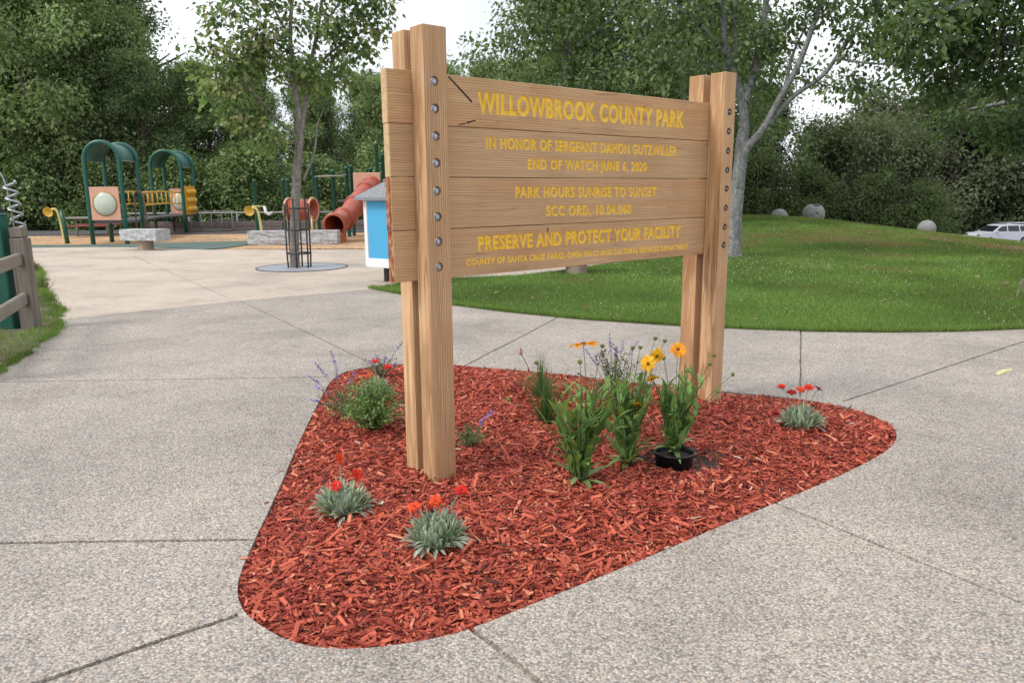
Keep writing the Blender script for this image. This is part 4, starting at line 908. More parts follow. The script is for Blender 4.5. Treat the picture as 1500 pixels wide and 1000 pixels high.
TPL['willow'] = [*template(204, 6.6, 3.2, .05, 46, 17, .19, FW, 18, stems=3), None, M['bark_dark']]
TPL['willow2'] = [*template(205, 6.2, 3.0, .04, 46, 17, .18, [(0.085, 0.111, 0.059), (0.102, 0.133, 0.067), (0.071, 0.090, 0.051)], 18, stems=3), None, M['bark_dark']]
TPL['shrub'] = [*template(206, 3.4, 2.2, .02, 36, 16, .15, FG + [(.07, .12, .025)], 18, stems=3), None, M['bark_dark']]
TPL['shrub2'] = [*template(216, 3.6, 2.5, .02, 44, 15, .14, [(.085, .12, .05), (.07, .10, .042), (.10, .135, .06)], 15, stems=3, mid=.9), None, M['bark_dark']]
TPL['syc'] = [*template(207, 10.5, 3.7, .30, 52, 17, .19, FL, 17), None, M['bark_pale']]
TPL['syc2'] = [*template(208, 10, 3.4, .28, 48, 17, .19, FL, 17), None, M['bark_pale']]
TPL['conifer'] = [*template(209, 9, 2.2, .1, 40, 16, .16, [(.022, .036, .018), (.03, .045, .022)], 18, mid=1.4), None, M['bark_dark']]
g1 = 'tall trees of the wood behind the playground'; r3 = np.random.default_rng(5)
def rz(): return r3.uniform(0, 6.28)
for (x, y, k, s) in [(-33, 41, 'tall', 1.0), (-28.5, 43, 'tall2', 1.12), (-24, 40.5, 'tall', 1.05), (-36, 46, 'tall2', 1.2), (-30.5, 49, 'tall', 1.35), (-25.5, 48, 'tall2', 1.18), (-20.6, 42.5, 'tall2', .82), (-17.5, 44, 'tall', .62), (-14.2, 42.5, 'tall2', .60), (-10.8, 43.5, 'tall', .56), (-7, 43, 'tall2', .58), (-3.5, 44, 'tall', .6), (0.5, 44.5, 'tall2', .66), (4.5, 45, 'tall', .62), (8.5, 46, 'tall2', .62)]:
    place(k, x, y, s, rz(), 'bushy green tree among the tall wood behind the playground', g1, 'woodland_tree')
for (x, y, k, s) in [(-40, 42, 'dark', 1.0), (-22.2, 46, 'dark', 1.02), (-19, 40, 'dark', .60), (-15.8, 47, 'dark', .66), (-12.2, 47, 'dark', .62), (-8.6, 47, 'dark', .6), (-26.5, 40, 'dark', .55), (-1.5, 48, 'dark', .66), (-31, 40, 'dark', .5), (-37, 53, 'dark', .9), (-32, 54, 'dark', .8), (-27, 53, 'dark', .75), (-22, 54, 'dark', .72), (-17.5, 53, 'dark', .7), (-13.5, 54, 'dark', .66), (-9.5, 53, 'dark', .64), (-5.5, 54, 'dark', .62)]:
    place(k, x, y, s, rz(), 'dark evergreen tree inside the wood behind the playground', 'dark trees of the wood behind the playground', 'evergreen_tree')
for (x, y, s) in [(-34, 38.4, 1.15), (-30.2, 38.6, 1.0), (-27, 38.2, 1.05), (-23.6, 38.6, 1.1), (-20.2, 38.5, 1.0), (-16.8, 39, 1.1), (-13.4, 39.3, 1.15), (-10, 39.4, 1.05), (-6.5, 39.6, 1.2), (-3, 40, 1.1), (1, 41, 1.1)]:
    place('shrub', x, y, s, rz(), 'low dense shrub along the foot of the wood behind the playground', 'shrubs along the foot of the wood', 'wood_edge_shrub', 'shrub')
for (x, y, k, s) in [(1.5, 27.5, 'syc', .90), (4.0, 30, 'syc2', 1.0), (6.4, 28.0, 'syc', .9), (8.6, 33, 'syc2', 1.0), (2.6, 35, 'syc2', .98)]:
    place(k, x, y, s, rz(), 'pale trunked broadleaf tree standing behind the sign boards', 'leafy trees behind the sign boards', 'sycamore_tree')
for (x, y, k, s) in [(13.5, 44, 'willow', 1.0), (17.0, 41.5, 'willow2', .98), (20.0, 43, 'willow', 1.0), (22.3, 44, 'willow2', 1.05), (19, 47, 'willow2', 1.15), (24.4, 49, 'willow', 1.2), (33, 66, 'willow2', 1.7), (37.5, 69, 'willow', 2.0), (42, 68.5, 'willow2', 2.0), (46, 70, 'willow', 2.1), (50.5, 71, 'willow2', 2.1), (55, 73, 'willow', 2.1), (40, 76, 'willow2', 2.3), (47, 78, 'willow2', 2.4), (34.5, 74, 'willow', 2.1), (29, 62, 'willow2', 1.6), (26, 56, 'willow', 1.4)]:
    place(k, x, y, s, rz(), 'grey green willowy tree in the thicket beyond the lawn', 'trees of the thicket beyond the lawn', 'thicket_tree')
for (x, y, s) in [(10.8, 41, 1.1), (12.6, 40, .95), (15.2, 39.2, .9), (18.4, 39, .9), (21.2, 39.4, .85)]:
    place('shrub2', x, y, s, rz(), 'loose green shrub in front of the thicket beyond the lawn', 'shrubs in front of the thicket', 'thicket_shrub', 'shrub')
for (x, y, s) in [(15.5, 49, 1.0), (17.5, 52, 1.1), (-4.5, 52, 1.1)]:
    place('conifer', x, y, s, rz(), 'dark conifer rising behind the thicket and wood', 'dark conifers behind the belts of trees', 'conifer_tree')

# ------------------------------------------------------------------ playground
ps = empty('play_structure', (-14.4, 26.3, 0), 0, 'green play structure with two arched roofs joined by a yellow railed bridge', 'playground')
def arch(x0, x1, y, top, r=.075):
    c = (x0 + x1) / 2; rr = (x1 - x0) / 2; P = [(x0, y, -.1), (x0, y, 1.0), (x0, y, top - rr)] + [(c - rr * math.cos(a), y, top - rr + rr * math.sin(a)) for a in np.linspace(.18, math.pi - .18, 13)] + [(x1, y, top - rr), (x1, y, 1.0), (x1, y, -.1)]
    mb = MB(); mb.tube(np.array(P) - [-14.4, 26.3, 0], r, 12); return mb.build('arch_frame', M['green'], ps)
def loc(*p): return np.array(p) - [-14.4, 26.3, 0]
for (x0, x1, y0, top, zd) in ((-14.42, -13.24, 26.3, 3.42, .74), (-15.32, -14.03, 33.0, 3.47, .74)):
    y1 = y0 + 1.25; arch(x0, x1, y0, top); arch(x0, x1, y1, top)
    c = (x0 + x1) / 2; rr = (x1 - x0) / 2 - .03; an = np.linspace(-.05, math.pi + .05, 22); mb = MB(); k = len(an); V = []
    for y in (y0 + .03, y1 - .03):
        for q in (rr, rr - .025): V += [loc(c - q * math.cos(a), y, top - rr - .03 + q * math.sin(a)) for a in an]
    i = np.arange(k - 1); Q = np.concatenate([np.stack([i, i + 1, 2 * k + i + 1, 2 * k + i], 1), np.stack([k + i, 3 * k + i, 3 * k + i + 1, k + i + 1], 1), np.stack([i, k + i, k + i + 1, i + 1], 1), np.stack([2 * k + i, 2 * k + i + 1, 3 * k + i + 1, 3 * k + i], 1)])
    mb.add(V, Q, 0, (1, 1, 1), True); rf = mb.build('roof', M['teal'], ps)
    for xx in (x0 + .03, x1 - .03):
        mb = MB(); mb.tube([loc(xx, y0, top - rr - .06), loc(xx, y1, top - rr - .06)], .018, 6); mb.build('edge_rail', M['rail'], rf)
    mb = MB(); mb.box(loc(c, (y0 + y1) / 2, zd), (x1 - x0 - .1, 1.2, .09), None, .015); mb.build('deck', M['deck'], ps)
def panel(c, sx, sz, rot, mat, hole=True):
    mb = MB(); mb.box((0, 0, 0), (sx, .035, sz), None, .012); o = mb.build('panel', mat, ps); o.location = loc(*c); o.rotation_euler = (0, 0, rot)
    if hole:
        m = MB(); m.lathe([(.385, .0), (.42, .02), (.385, .035)], (0, -.01, 0), 32, ROTF); m.build('window_rim', M['rim'], o)
        m = MB(); m.lathe([(.39, .012), (.32, .06), (.19, .10), (1e-3, .115)], (0, -.01, 0), 32, ROTF); m.build('bubble_window', M['bubble'], o)
    return o
panel((-13.83, 26.24, 1.37), 1.0, 1.12, 0, M['pink'])
p2 = panel((-14.68, 34.28, 1.35), 1.0, 1.1, 0, M['pink'])
p3 = panel((-13.99, 33.62, 1.40), 1.05, 1.2, math.pi / 2, M['ypanel'], False); m = MB()
for k in range(3):
    for j in range(3): m.lathe([(.001, -.11), (.10, -.09), (.115, 0), (.10, .09), (.001, .11)], (-.3 + .3 * j, -.05, -.36 + .36 * k), 12)
m.build('game_drum', M['ypaint'], p3)
m = MB(); m.box(loc(-14.47, 26.9, 1.4), (.05, .9, .9), None, .01); m.build('side_panel', M['slide'], ps)
n = 12; ta = np.linspace(0, 1, n); m = MB(); Pm = np.stack([-13.83 + ta * -.85, 27.55 + ta * 5.45, .74 + .05 * np.sin(np.pi * ta)], 1) - [-14.4, 26.3, 0]
for a, b_ in zip(Pm[:-1], Pm[1:]): m.beam(a, b_ - (b_ - a) * .03, 1.0, .06, .01)
m.build('bridge_deck', M['deck'], ps)
for sx in (-.55, .55):
    for dz, rr in ((.98, .03), (.52, .024)):
        m = MB(); m.tube(Pm + [sx, 0, dz], rr, 8); m.build('bridge_rail', M['ypaint'], ps)
    for t_ in np.linspace(.06, .94, 9):
        q = np.array([np.interp(t_, ta, Pm[:, i]) for i in range(3)]) + [sx, 0, 0]; m = MB(); m.tube([q + [0, 0, .52], q + [0, 0, .98]], .02, 6); m.build('baluster', M['ypaint'], ps)
for (x, y, s) in ((-13.30, 27.2, 1.0), (-14.75, 30.9, 1)):
    m = MB(); P = [(x, y, 0), (x, y, 1.55)] + [(x + .16 - .16 * math.cos(a), y, 1.6 + .18 * math.sin(a)) for a in np.linspace(.2, 2.9, 8)] + [(x + .34, y, 1.5), (x + .46, y - .1, 0)]
    m.tube(np.array(P) - [-14.4, 26.3, 0], .03, 8); m.build('climbing_hoop', M['brown'], ps)
# slide tower
st = empty('slide_tower', (-6.2, 26.6, 0), 0, 'orange red tube slide with salmon panel and dark green tower posts', 'playground'); OO = np.array([-6.2, 26.6, 0])
for (x, y, z) in ((-7.537,29.600,2.814), (-7.287,29.000,2.268), (-6.846,29.800,2.510), (-6.336,29.900,2.637), (-6.294,30.600,2.710), (-5.555,30.800,2.605), (-5.143,29.900,3.520), (-5.138,31.200,3.173)):
    m = MB(); m.lathe([(.075, -.1), (.075, z - .05), (.082, z - .045), (.082, z - .01), (.05, z + .025), (.001, z + .04)], np.array([x, y, 0]) - OO, 12); m.build('post', M['green'], st)
m = MB(); m.tube(np.array([(-7.413,29.400,2.276), (-6.863,29.600,2.301), (-6.494,29.700,2.300), (-6.329,29.800,2.352)]) - OO, .035, 8); m.build('rail', M['rail'], st)
m = MB(); a_, b_ = np.array((-6.023,29.600,2.422)), np.array((-4.981,29.600,2.415)); m.box((a_ + b_) / 2 - OO + [0, 0, -.75], (b_[0] - a_[0], .05, 1.5), None, .015); m.build('panel', M['pink'], st)
m = MB(); m.box(np.array([-5.4, 30.4, 1.35]) - OO, (2.6, 1.3, .1), None, .02); m.build('deck', M['deck'], st)
path = curvy([(-6.091,26.400,0.602), (-6.033,26.900,0.699), (-5.890,27.500,0.820), (-5.752,28.100,1.143), (-5.598,28.800,1.479), (-5.396,29.300,1.779), (-5.320,29.620,1.881)], 3) - OO
m = MB(); Rr = .365; k = len(path); m.tube(path, Rr, 26, 0, (1, 1, 1), False)
m.tube(path, Rr - .03, 26, 0, (1, 1, 1), False); nn = m.F[-1]; m.F[-1] = nn[:, ::-1]
tube = m.build('slide_tube', M['slide'], st)
def collar(i, w_=.055, g_=.05):
    d = unit(path[min(i + 1, k - 1)] - path[max(i - 1, 0)]); c = path[i]; a1 = unit(np.cross(d, [0, 0, 1])); Rm = np.stack([a1, np.cross(d, a1), d], 1)
    q = MB(); q.lathe([(Rr - .032, -w_), (Rr + g_, -w_), (Rr + g_, w_), (Rr - .032, w_), (Rr - .032, -w_)], c, 26, Rm); q.build('collar', M['slide'], tube)
for i in (0, int(k * .30), int(k * .52), int(k * .76), k - 2): collar(i)
m = MB(); m.box(path[0] + [.25, .15, -.5], (.12, .5, .4), None, .02); m.build('slide_foot', M['slide'], st)
# crawl tube
ct = empty('crawl_tube', (-8.6, 27.5, 0), 0, 'short orange crawl tube with round end flanges behind the young tree', 'playground'); a_, b_ = np.array((-7.928,27.500,1.100)), np.array((-7.022,27.300,1.098)); OC = np.array([-8.6, 27.5, 0]); d = unit(b_ - a_); a1 = unit(np.cross(d, [0, 0, 1])); Rm = np.stack([a1, np.cross(d, a1), d], 1); L = np.linalg.norm(b_ - a_)
m = MB(); m.lathe([(.31, 0), (.36, 0), (.36, L), (.31, L), (.31, 0)], a_ - OC, 26, Rm); m.build('tube', M['slide'], ct)
for t_ in (.0, L):
    m = MB(); m.lathe([(.36, t_ - .03), (.43, t_ - .03), (.43, t_ + .03), (.36, t_ + .03), (.36, t_ - .03)], a_ - OC, 26, Rm); m.build('flange', M['pink'], ct)
    for sx in (-.3, .3):
        m = MB(); q = a_ + d * t_ - OC; m.tube([(q[0], q[1] + sx, -.05), (q[0], q[1] + sx, q[2] - .2)], .03, 7); m.build('leg', M['cream'], ct)
def green_post(p, label, crank=False):
    x, y, z = p; t = empty('activity_post', (x, y, 0), 0, label, 'play post'); m = MB(); m.lathe([(.07, -.1), (.07, z - .05), (.078, z - .045), (.078, z - .01), (.05, z + .025), (.001, z + .04)], n=12); m.build('post', M['green'], t)
    if crank:
        m = MB(); m.tube([(-.12, -.09, 1.22), (.32, -.09, 1.22)], .022, 7); m.build('crank_bar', M['cream'], t); m = MB(); m.tube([(.34, -.1, 1.22), (.38, -.1, 1.0), (.48, -.1, .92), (.62, -.1, 1.0)], [.05, .06, .05, .03], 8); m.build('crank_grip', M['white'], t)
green_post((-9.288,28.000,2.144), 'green post with a pale crank handle beside the long stone block', True)
green_post((-8.545,29.000,2.177), 'green post directly left of the trunk of the young tree, rear of a pair')
green_post((-8.164,28.300,2.164), 'green post directly left of the trunk of the young tree, front of a pair')
def horn(x, y, face, label):
    t = empty('talk_tube', (x, y, 0), 0, label, 'talk tube'); m = MB()
    P = curvy([(0, 0, 0), (-.05, 0, .6), (-.10, 0, 1.0), (-.16, 0, 1.17), (-.27, -.03, 1.20), (-.36, -.05, 1.12)], 2); m.tube(P, .045, 9); m.build('pipe', M['cream'], t)
    ax = unit(np.array([.0, -.97, -.22])); a1 = unit(np.cross(ax, [0, 0, 1])); m = MB(); m.lathe([(.045, -.05), (.07, .02), (.16, .13), (.175, .135), (.15, .12), (.05, .04), (.001, .03)], P[-1], 16, np.stack([a1, np.cross(ax, a1), ax], 1)); m.build('horn', M['ypaint'], t); return t
t = horn(-15.75, 26.9, 0, 'yellow talk tube on a short green post, far left of the play structure')
m = MB(); m.tube([(.08, .03, -.05), (.0, .03, 1.15)], .075, 10); m.build('post', M['green'], t)
horn(-8.55, 26.3, 0, 'yellow talk tube standing behind the stone block beside the young tree')

def stone_bench(x, y, rz_, L, D_, Hh, th, label, ped=True):
    t = empty('stone_bench', (x, y, float(terr(x, y))), rz_, label, 'bench'); mb = MB(); r2 = np.random.default_rng(int(abs(x * 100)))
    nx, ny = 15, 6; V, F = [], []
    bm = bmesh.new(); bmesh.ops.create_cube(bm, size=1.0); bmesh.ops.subdivide_edges(bm, edges=bm.edges, cuts=5, use_grid_fill=True)
    for v in bm.verts: v.co = Vector((v.co.x * L, v.co.y * D_, v.co.z * th + Hh - th / 2))
    bmesh.ops.subdivide_edges(bm, edges=[e for e in bm.edges if e.calc_length() > .12], cuts=1, use_grid_fill=True)
    for v in bm.verts:
        if v.co.z < Hh - .001: v.co += Vector(r2.normal(0, .012, 3))
    bm.verts.index_update(); mb.add([v.co[:] for v in bm.verts], [[v.index for v in f.verts] for f in bm.faces], 0, (1, 1, 1), False); bm.free(); mb.build('slab' if ped else 'block', M['granite'], t)
    if ped: mb = MB(); mb.lathe([(.23, -.05), (.22, Hh - th + .01)], n=20); mb.build('pedestal', M['pedestal'], t)
    return t
stone_bench(-11.25, 23.45, -.30, 1.35, .62, .63, .33, 'pale stone slab bench on a round pedestal in front of the play structure')
stone_bench(-7.3, 25.7, .05, 2.95, .6, .44, .44, 'long rough granite block behind the young tree', False)
stone_bench(1.35, 15.75, -.1, 1.3, .6, .62, .28, 'stone slab bench whose pedestal shows under the sign boards')

# tree guard and grate
tg = empty('tree_guard', (-4.88, 17.45, .004), 0, 'black steel guard cage of thin uprights around the young tree trunk', 'tree guard')
for a in (.5, 1.6, 2.65, 3.7, 4.75, 5.8):
    m = MB(); c, s = .27 * math.cos(a), .27 * math.sin(a); m.tube([(c * .95, s * .95, .0), (c, s, .3), (c, s, 1.45 if a < 4 else 1.56)], .019, 6); m.build('upright', M['metaldark'], tg)
for z in (.33, .86, 1.34): m = MB(); m.tube([(.27 * math.cos(a), .27 * math.sin(a), z) for a in np.linspace(0, 2 * math.pi, 29)], .019, 6, 0, (1, 1, 1), False); m.build('ring', M['metaldark'], tg)
tgr = empty('tree_grate', (-4.82, 17.45, .004), 0, 'round grey metal grate set in the paving around the young tree', 'tree grate')
m = MB(); m.lathe([(.2, .012), (.95, .012), (1.0, .008), (1.0, -.02)], n=64, smooth=False); m.build('plate', M['grate'], tgr); m = MB(); m.lathe([(1.0, .0), (1.0, .014), (1.03, .014), (1.03, 0)], n=64, smooth=False); m.build('rim', M['metaldark'], tgr)

# little library box
lb = empty('library_box', (-2.46, 14.52, 0), R(-33), 'blue and white box with a grey hipped roof on a post, left of the sign', 'book box')
w_, dp, z0, z1 = .80, .60, .30, 1.55; x_ = .15
m = MB(); m.box((0, .1, .14), (.09, .09, .42), None, .005); m.build('post', M['metaldark'], lb)
m = MB(); m.box((x_, .1, (z0 + z1) / 2), (w_ - .02, dp - .02, z1 - z0 - .01)); m.build('case', M['white'], lb)
for sx in (-1, 1):
    for sy in (-1, 1): m = MB(); m.box((x_ + sx * (w_ / 2 - .035), .1 + sy * (dp / 2 - .035), (z0 + z1) / 2), (.082, .082, z1 - z0), None, .004); m.build('corner_post', M['white'], lb)
for sy in (-1, 1):
    m = MB(); m.box((x_, .1 + sy * (dp / 2 - .005), z0 + .08), (w_ - .15, .03, .17), None, .003); m.build('bottom_rail', M['white'], lb)
    m = MB(); m.box((x_, .1 + sy * (dp / 2 - .01), (z0 + z1) / 2 + .07), (w_ - .17, .01, z1 - z0 - .18)); m.build('blue_panel', M['blue'], lb)
for sx in (-1, 1):
    m = MB(); m.box((x_ + sx * (w_ / 2 - .01), .1, (z0 + z1) / 2 + .07), (.01, dp - .17, z1 - z0 - .18)); m.build('blue_panel', M['blue'], lb)
ov = .13; xa, xb, ya, yb = x_ - w_ / 2 - ov, x_ + w_ / 2 + ov, .1 - dp / 2 - ov, .1 + dp / 2 + ov; zr, zt = z1, z1 + .36
m = MB(); rx = .08; V = [(xa, ya, zr), (xb, ya, zr), (xb, yb, zr), (xa, yb, zr), (xa, ya, zr + .05), (xb, ya, zr + .05), (xb, yb, zr + .05), (xa, yb, zr + .05), (x_ - rx, .1, zt), (x_ + rx, .1, zt)]
m.add(V, [[3, 2, 1, 0], [0, 1, 5, 4], [1, 2, 6, 5], [2, 3, 7, 6], [3, 0, 4, 7], [4, 5, 9, 8], [6, 7, 8, 9], [5, 6, 9], [7, 4, 8]]); rf = m.build('roof', M['shingle'], lb)
m = MB(); m.beam((x_ - rx - .05, .1, zt + .0), (x_ + rx + .05, .1, zt + .0), .10, .04, .01); m.build('ridge_cap', M['shingle'], rf)

# fence at the left edge
fc = empty('rail_fence', (-6.22, 9.66, 0), 0, 'weathered grey post and rail fence at the left edge of the paving', 'fence')
m = MB(); m.beam((0, 0, -.1), (.0, 0, 1.16), .185, .17, .012, up=(0, 1, 0)); m.build('post', M['oldwood'], fc)
m = MB(); m.beam((-.0, .0, 1.165), (-.01, 0, 1.30), .165, .15, .015, up=(0, 1, 0)); m.build('post_cap', M['oldwood'], fc)
for z in (.90, .40): m = MB(); m.beam((.0, -.06, z), (1.12, -2.75, z + .01), .07, .15, .012, up=(0, 0, 1)); m.build('rail', M['oldrail'], fc)
m = MB(); m.beam((1.15, -2.85, -.1), (1.15, -2.85, 1.16), .185, .17, .012, up=(0, 1, 0)); m.build('post', M['oldwood'], fc)
gp = empty('steel_post', (-6.46, 9.62, 0), 0, 'dark green square steel post beside the weathered fence post', 'post'); m = MB(); m.box((0, 0, .69), (.19, .19, 1.5), None, .012); m.build('shaft', M['green'], gp); m = MB(); m.box((0, 0, 1.455), (.2, .2, .03), None, .008); m.build('cap', M['green'], gp)
m = MB(); hx, hy = -6.86, 10.5; t = empty('spiral_stake', (hx, hy, 0), 0, 'silver spiral garden stake behind the weathered fence post', 'garden stake')
m.tube(curvy([(.05, 0, 0), (.05, 0, 1.0), (.02, 0, 1.75), (-.03, 0, 1.98), (-.14, 0, 2.04), (-.2, 0, 1.95)], 2), .008, 6); m.build('stem', M['steel'], t)
m = MB(); an = np.linspace(0, 2 * math.pi * 5.4, 130); zz = np.linspace(1.88, 1.1, 130); m.tube(np.stack([.05 + .003 + np.interp(zz, [1.1, 1.88], [.07, .0]) + .075 * np.cos(an), .075 * np.sin(an), zz], 1), .016, 6); m.build('spiral', M['steel'], t)
t = empty('hanging_planter', (-6.97, 10.2, 0), 0, 'dark planter with leafy green plant behind the weathered fence post', 'planter'); m = MB(); m.lathe([(.001, 1.25), (.13, 1.27), (.19, 1.42), (.20, 1.55), (.18, 1.55), (.001, 1.5)], n=16); m.build('basket', M['bplastic'], t)
m = MB(); m.tube([(0, 0, -.05), (0, 0, 1.27)], .025, 7); m.build('stand', M['metaldark'], t)
m = MB(); n = 90; P = np.array([.08, -.05, 1.33]) + rng.normal(0, .09, (n, 3)); m.leaves(P, unit(rng.normal(0, 1, (n, 3))), unit(rng.normal(0, .5, (n, 3)) + [0, 0, 1]), rng.uniform(.04, .08, n), rng.uniform(.02, .04, n), np.array([.11, .19, .05]) * rng.uniform(.6, 1.5, (n, 1))); m.build('foliage', M['leaf'], t)
# tall weeds by the fence
for k, (q, lb_) in enumerate((((-8.463,13.623), 'feathery weed tuft beside the paving just right of the fence post'), ((-10.668,16.961), 'brown tipped weed tuft behind the fence post'))):
    t = empty('weed_tuft', (q[0], q[1], .01), 0, lb_, 'weed'); m = MB(); random.seed(60 + k)
    for i in range(130):
        a = random.uniform(0, 6.283); el = random.uniform(.3, 1.4); d = np.array([math.cos(a) * math.cos(el), math.sin(a) * math.cos(el), math.sin(el)]); m.ribbon(d * [.08, .08, 0], d, (math.cos(a), math.sin(a), .3), random.uniform(.12, .34), .012, random.uniform(.3, 1.2), 3, 0, np.array([.10, .15, .05] if random.random() < .6 else [.2, .15, .09]) * random.uniform(.6, 1.4), 'blade')
    m.build('foliage', M['leaf'], t)

# far edge of the playground: timber wall, rail, tables
tw = empty('timber_wall', (-9, 34.2, 0), R(2), 'low grey timber retaining wall along the back of the playground', 'wall')
for k in range(2): m = MB(); m.box((0, 0, .115 + .235 * k), (14, .2, .225), None, .015); m.build('timber', M['timber'], tw)
for k in range(6): m = MB(); m.box((-6 + 2.4 * k, -.13, .22), (.1, .07, .46), None, .01); m.build('stake', M['timber'], tw)
rf = empty('metal_railing', (-9, 36.2, 0), R(1), 'pale low metal railing behind the timber wall', 'railing')
m = MB(); m.tube([(-9, 0, .78), (8, 0, .78)], .045, 7); m.build('rail', M['rail'], rf)
for k in range(8): m = MB(); m.tube([(-8.4 + 2.25 * k, 0, -.05), (-8.4 + 2.25 * k, 0, .78)], .045, 7); m.build('post', M['rail'], rf)
def picnic(x, y, rz_, label, seat):
    t = empty('picnic_table', (x, y, 0), rz_, label, 'picnic table'); m = MB(); m.box((0, 0, .74), (1.8, .75, .06), None, .015); m.build('top', M['rail'], t)
    for s in (-1, 1):
        m = MB(); m.box((0, s * .68, .44), (1.8, .28, .05), None, .012); m.build('bench_seat', seat, t)
        m = MB(); m.tube([(s * .6, -.7, .42), (s * .6, .7, .42)], .03, 6); m.tube([(s * .6, 0, 0), (s * .6, 0, .72)], .045, 6); m.build('frame', M['rail'], t)
picnic(-17.3, 31.6, .1, 'picnic table with dull red bench seats, left of the play structure', simple('dull_red_seat', (.24, .05, .045), .6))
picnic(-13.6, 37.3, .1, 'dark picnic table behind the railing right of the play structure', M['asphalt'])
picnic(-10.2, 37.6, -.1, 'dark picnic table behind the railing near the crank post', M['asphalt'])
tg2 = empty('chain_link_gate', (-13.2, 34.0, 0), R(2), 'low grey wire gate panel behind the play structure', 'gate')
for k in range(5): m = MB(); m.tube([(-.9 + .45 * k, -.25, 0), (-.9 + .45 * k, -.25, .95)], .022, 6); m.build('bar', M['rail'], tg2)
for z in (.1, .92): m = MB(); m.tube([(-.9, -.25, z), (.9, -.25, z)], .022, 6); m.build('rail', M['rail'], tg2)

# stone balls on the mound
def ball(x, y, r, zc, label, notch=False):
    bm = bmesh.new(); bmesh.ops.create_uvsphere(bm, u_segments=48, v_segments=28, radius=r); me = bpy.data.meshes.new('ball_sculpture'); bm.to_mesh(me); bm.free()
    for p in me.polygons: p.use_smooth = True
    me.materials.append(M['concrete']); o = bpy.data.objects.new('ball_sculpture', me); COL.objects.link(o); o.location = (x, y, float(terr(x, y)) + zc)
    if notch:
        m = MB(); m.box((-.1 * r, 0, r * 1.0), (r * .55, 4 * r, r * .62), rotz(.25) @ np.eye(3)); c1 = m.build('cut', M['concrete'], None, o.location)
        cs = [c1]
        for (dx, dz, rr) in ((-.12, .06, .16), (.38, -.25, .1), (-.5, -.1, .1)):
            bm = bmesh.new(); bmesh.ops.create_uvsphere(bm, u_segments=16, v_segments=10, radius=r * rr); m2 = bpy.data.meshes.new('cut'); bm.to_mesh(m2); bm.free(); m2.materials.append(M['concrete'])
            c = bpy.data.objects.new('cut', m2); COL.objects.link(c); q = Vector((dx, -math.sqrt(1 - dx * dx - dz * dz), dz)) * r; c.location = Vector(o.location) + q; cs.append(c)
        bpy.context.view_layer.update(); apply_bool(o, cs); o.name = 'ball_sculpture'
    tag(o, label, 'sculpture', None)
ball(11.55, 33.0, .36, .0, 'half buried plain stone dome, leftmost of the balls on the mound')
ball(12.86, 32.6, .455, .26, 'notched stone ball with holes on the crest of the mound', True)
ball(17.95, 33.0, .37, .38, 'plain pale stone ball on the right slope of the mound')
m = MB(); t = empty('wooden_stake', (7.85, 11.65, float(terr(7.85, 11.65))), 0, 'short leaning wooden stake in the lawn at the right edge', 'stake'); m.beam((-.03, 0, -.05), (.04, 0, .22), .02, .02, .003, up=(0, 1, 0)); m.beam((.03, 0, .20), (.06, 0, .31), .045, .03, .004, up=(0, 1, 0)); m.build('shaft', M['oldwood'], t)

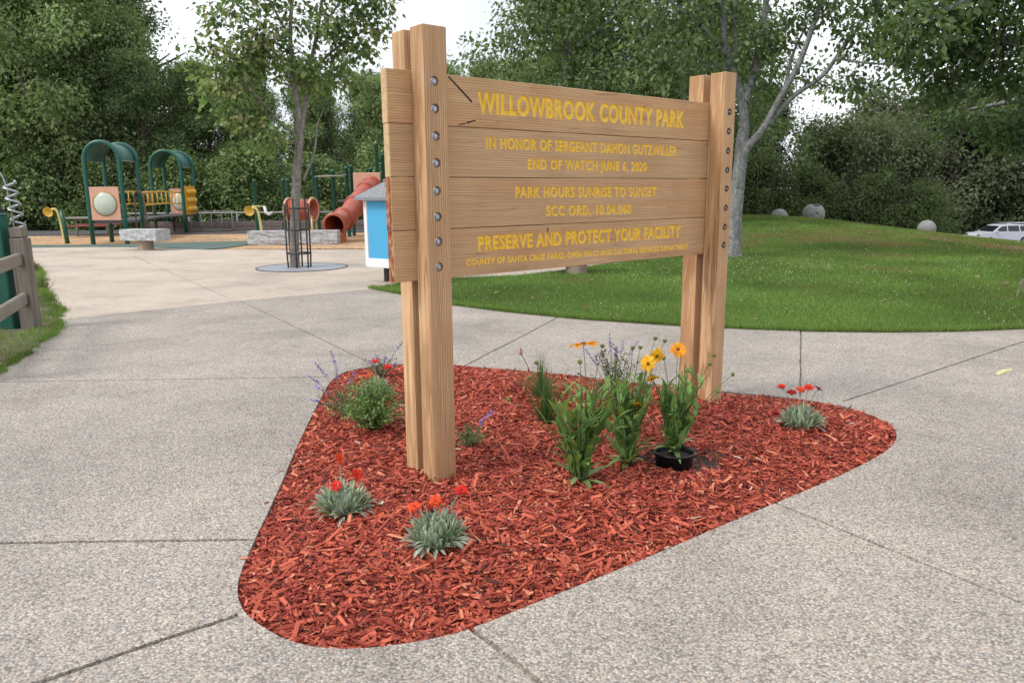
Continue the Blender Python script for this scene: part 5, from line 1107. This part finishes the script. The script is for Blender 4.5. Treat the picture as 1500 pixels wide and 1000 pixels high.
# cars in the car park beyond the lawn
def car(x, y, z, rz_, paint, label):
    t = empty('parked_car', (x, y, z), rz_, label, 'car'); m = MB()
    low = [(-2.3, .45), (-2.28, .75), (-2.1, .92), (-1.2, 1.02), (1.55, 1.06), (2.25, 1.0), (2.33, .7), (2.3, .38), (1.9, .28), (-1.9, .28)]
    cab = [(-1.25, 1.0), (-.55, 1.50), (-.2, 1.58), (1.3, 1.58), (1.75, 1.5), (2.2, 1.04)]
    def extr(prof, y0, y1, inset, mat, mb):
        k = len(prof); V = [(a, y0 + inset * max(0, b - 1.0), b) for a, b in prof] + [(a, y1 - inset * max(0, b - 1.0), b) for a, b in prof]
        mb.add(V, [list(range(k)), list(range(2 * k - 1, k - 1, -1))] + [[i, k + i, k + (i + 1) % k, (i + 1) % k] for i in range(k)][::1], mat)
    extr(low, -.9, .9, 0, 0, m); extr(cab, -.86, .86, .32, 0, m); m.build('body', paint, t)
    for s in (-1, 1):
        for q in ([(-1.02, 1.06), (-.45, 1.45), (-.02, 1.5), (-.02, 1.06)], [(.06, 1.06), (.06, 1.5), (.98, 1.5), (1.02, 1.06)], [(1.1, 1.06), (1.08, 1.5), (1.45, 1.47), (1.85, 1.08)]):
            w = MB(); V = []
            for a, b in q: V.append((a, s * (.868 - .32 * (b - 1.0)), b))
            V += [(a, s * (.84 - .32 * (b - 1.0)), b) for a, b in q]; k = 4
            w.add(V, [[0, 1, 2, 3], [7, 6, 5, 4]] + [[i, 4 + i, 4 + (i + 1) % 4, (i + 1) % 4] for i in range(4)]); w.build('window', M['glass'], t)
    w = MB(); w.add([(-1.20, -.78, 1.06), (-1.20, .78, 1.06), (-.60, .68, 1.48), (-.60, -.68, 1.48), (-1.17, -.78, 1.06), (-1.17, .78, 1.06), (-.57, .68, 1.48), (-.57, -.68, 1.48)], [[0, 1, 2, 3], [7, 6, 5, 4], [0, 4, 5, 1], [1, 5, 6, 2], [2, 6, 7, 3], [3, 7, 4, 0]]); w.build('windscreen', M['glass'], t)
    for wx in (-1.42, 1.42):
        for s in (-1, 1):
            RW = np.array([[1, 0, 0], [0, 0, s], [0, 1, 0.]]); w = MB(); w.lathe([(.2, .10), (.31, .10), (.34, .06), (.34, -.12), (.2, -.12)], (wx, s * .82, .34), 20, RW); o = w.build('wheel', M['tyre'], t); w = MB(); w.lathe([(.001, .07), (.06, .09), (.2, .085), (.21, .1)], (wx, s * .82, .34), 12, RW); w.build('rim', M['steel'], o)
    for s in (-1, 1):
        w = MB(); w.box((-2.22, s * .68, .80), (.14, .34, .14), None, .03); w.build('headlight', M['steel'], t); w = MB(); w.box((2.28, s * .72, .88), (.1, .25, .2), None, .03); w.build('tail_lamp', M['redlamp'], t)
        w = MB(); w.box((-.95, s * .98, 1.06), (.14, .18, .12), None, .03); w.build('mirror', paint, t)
tag(sheet('car_park', [(24, 48), (90, 48), (100, 72), (24, 72)], 0, M['asphalt']), kind='structure').location = (0, 0, -2.74)
car(38.4, 60.0, -2.73, R(6), M['carpaint'], 'white car parked beyond the lawn at the right edge')
car(41.5, 64.0, -2.73, R(4), M['carsilver'], 'silver car parked behind the white car beyond the lawn')
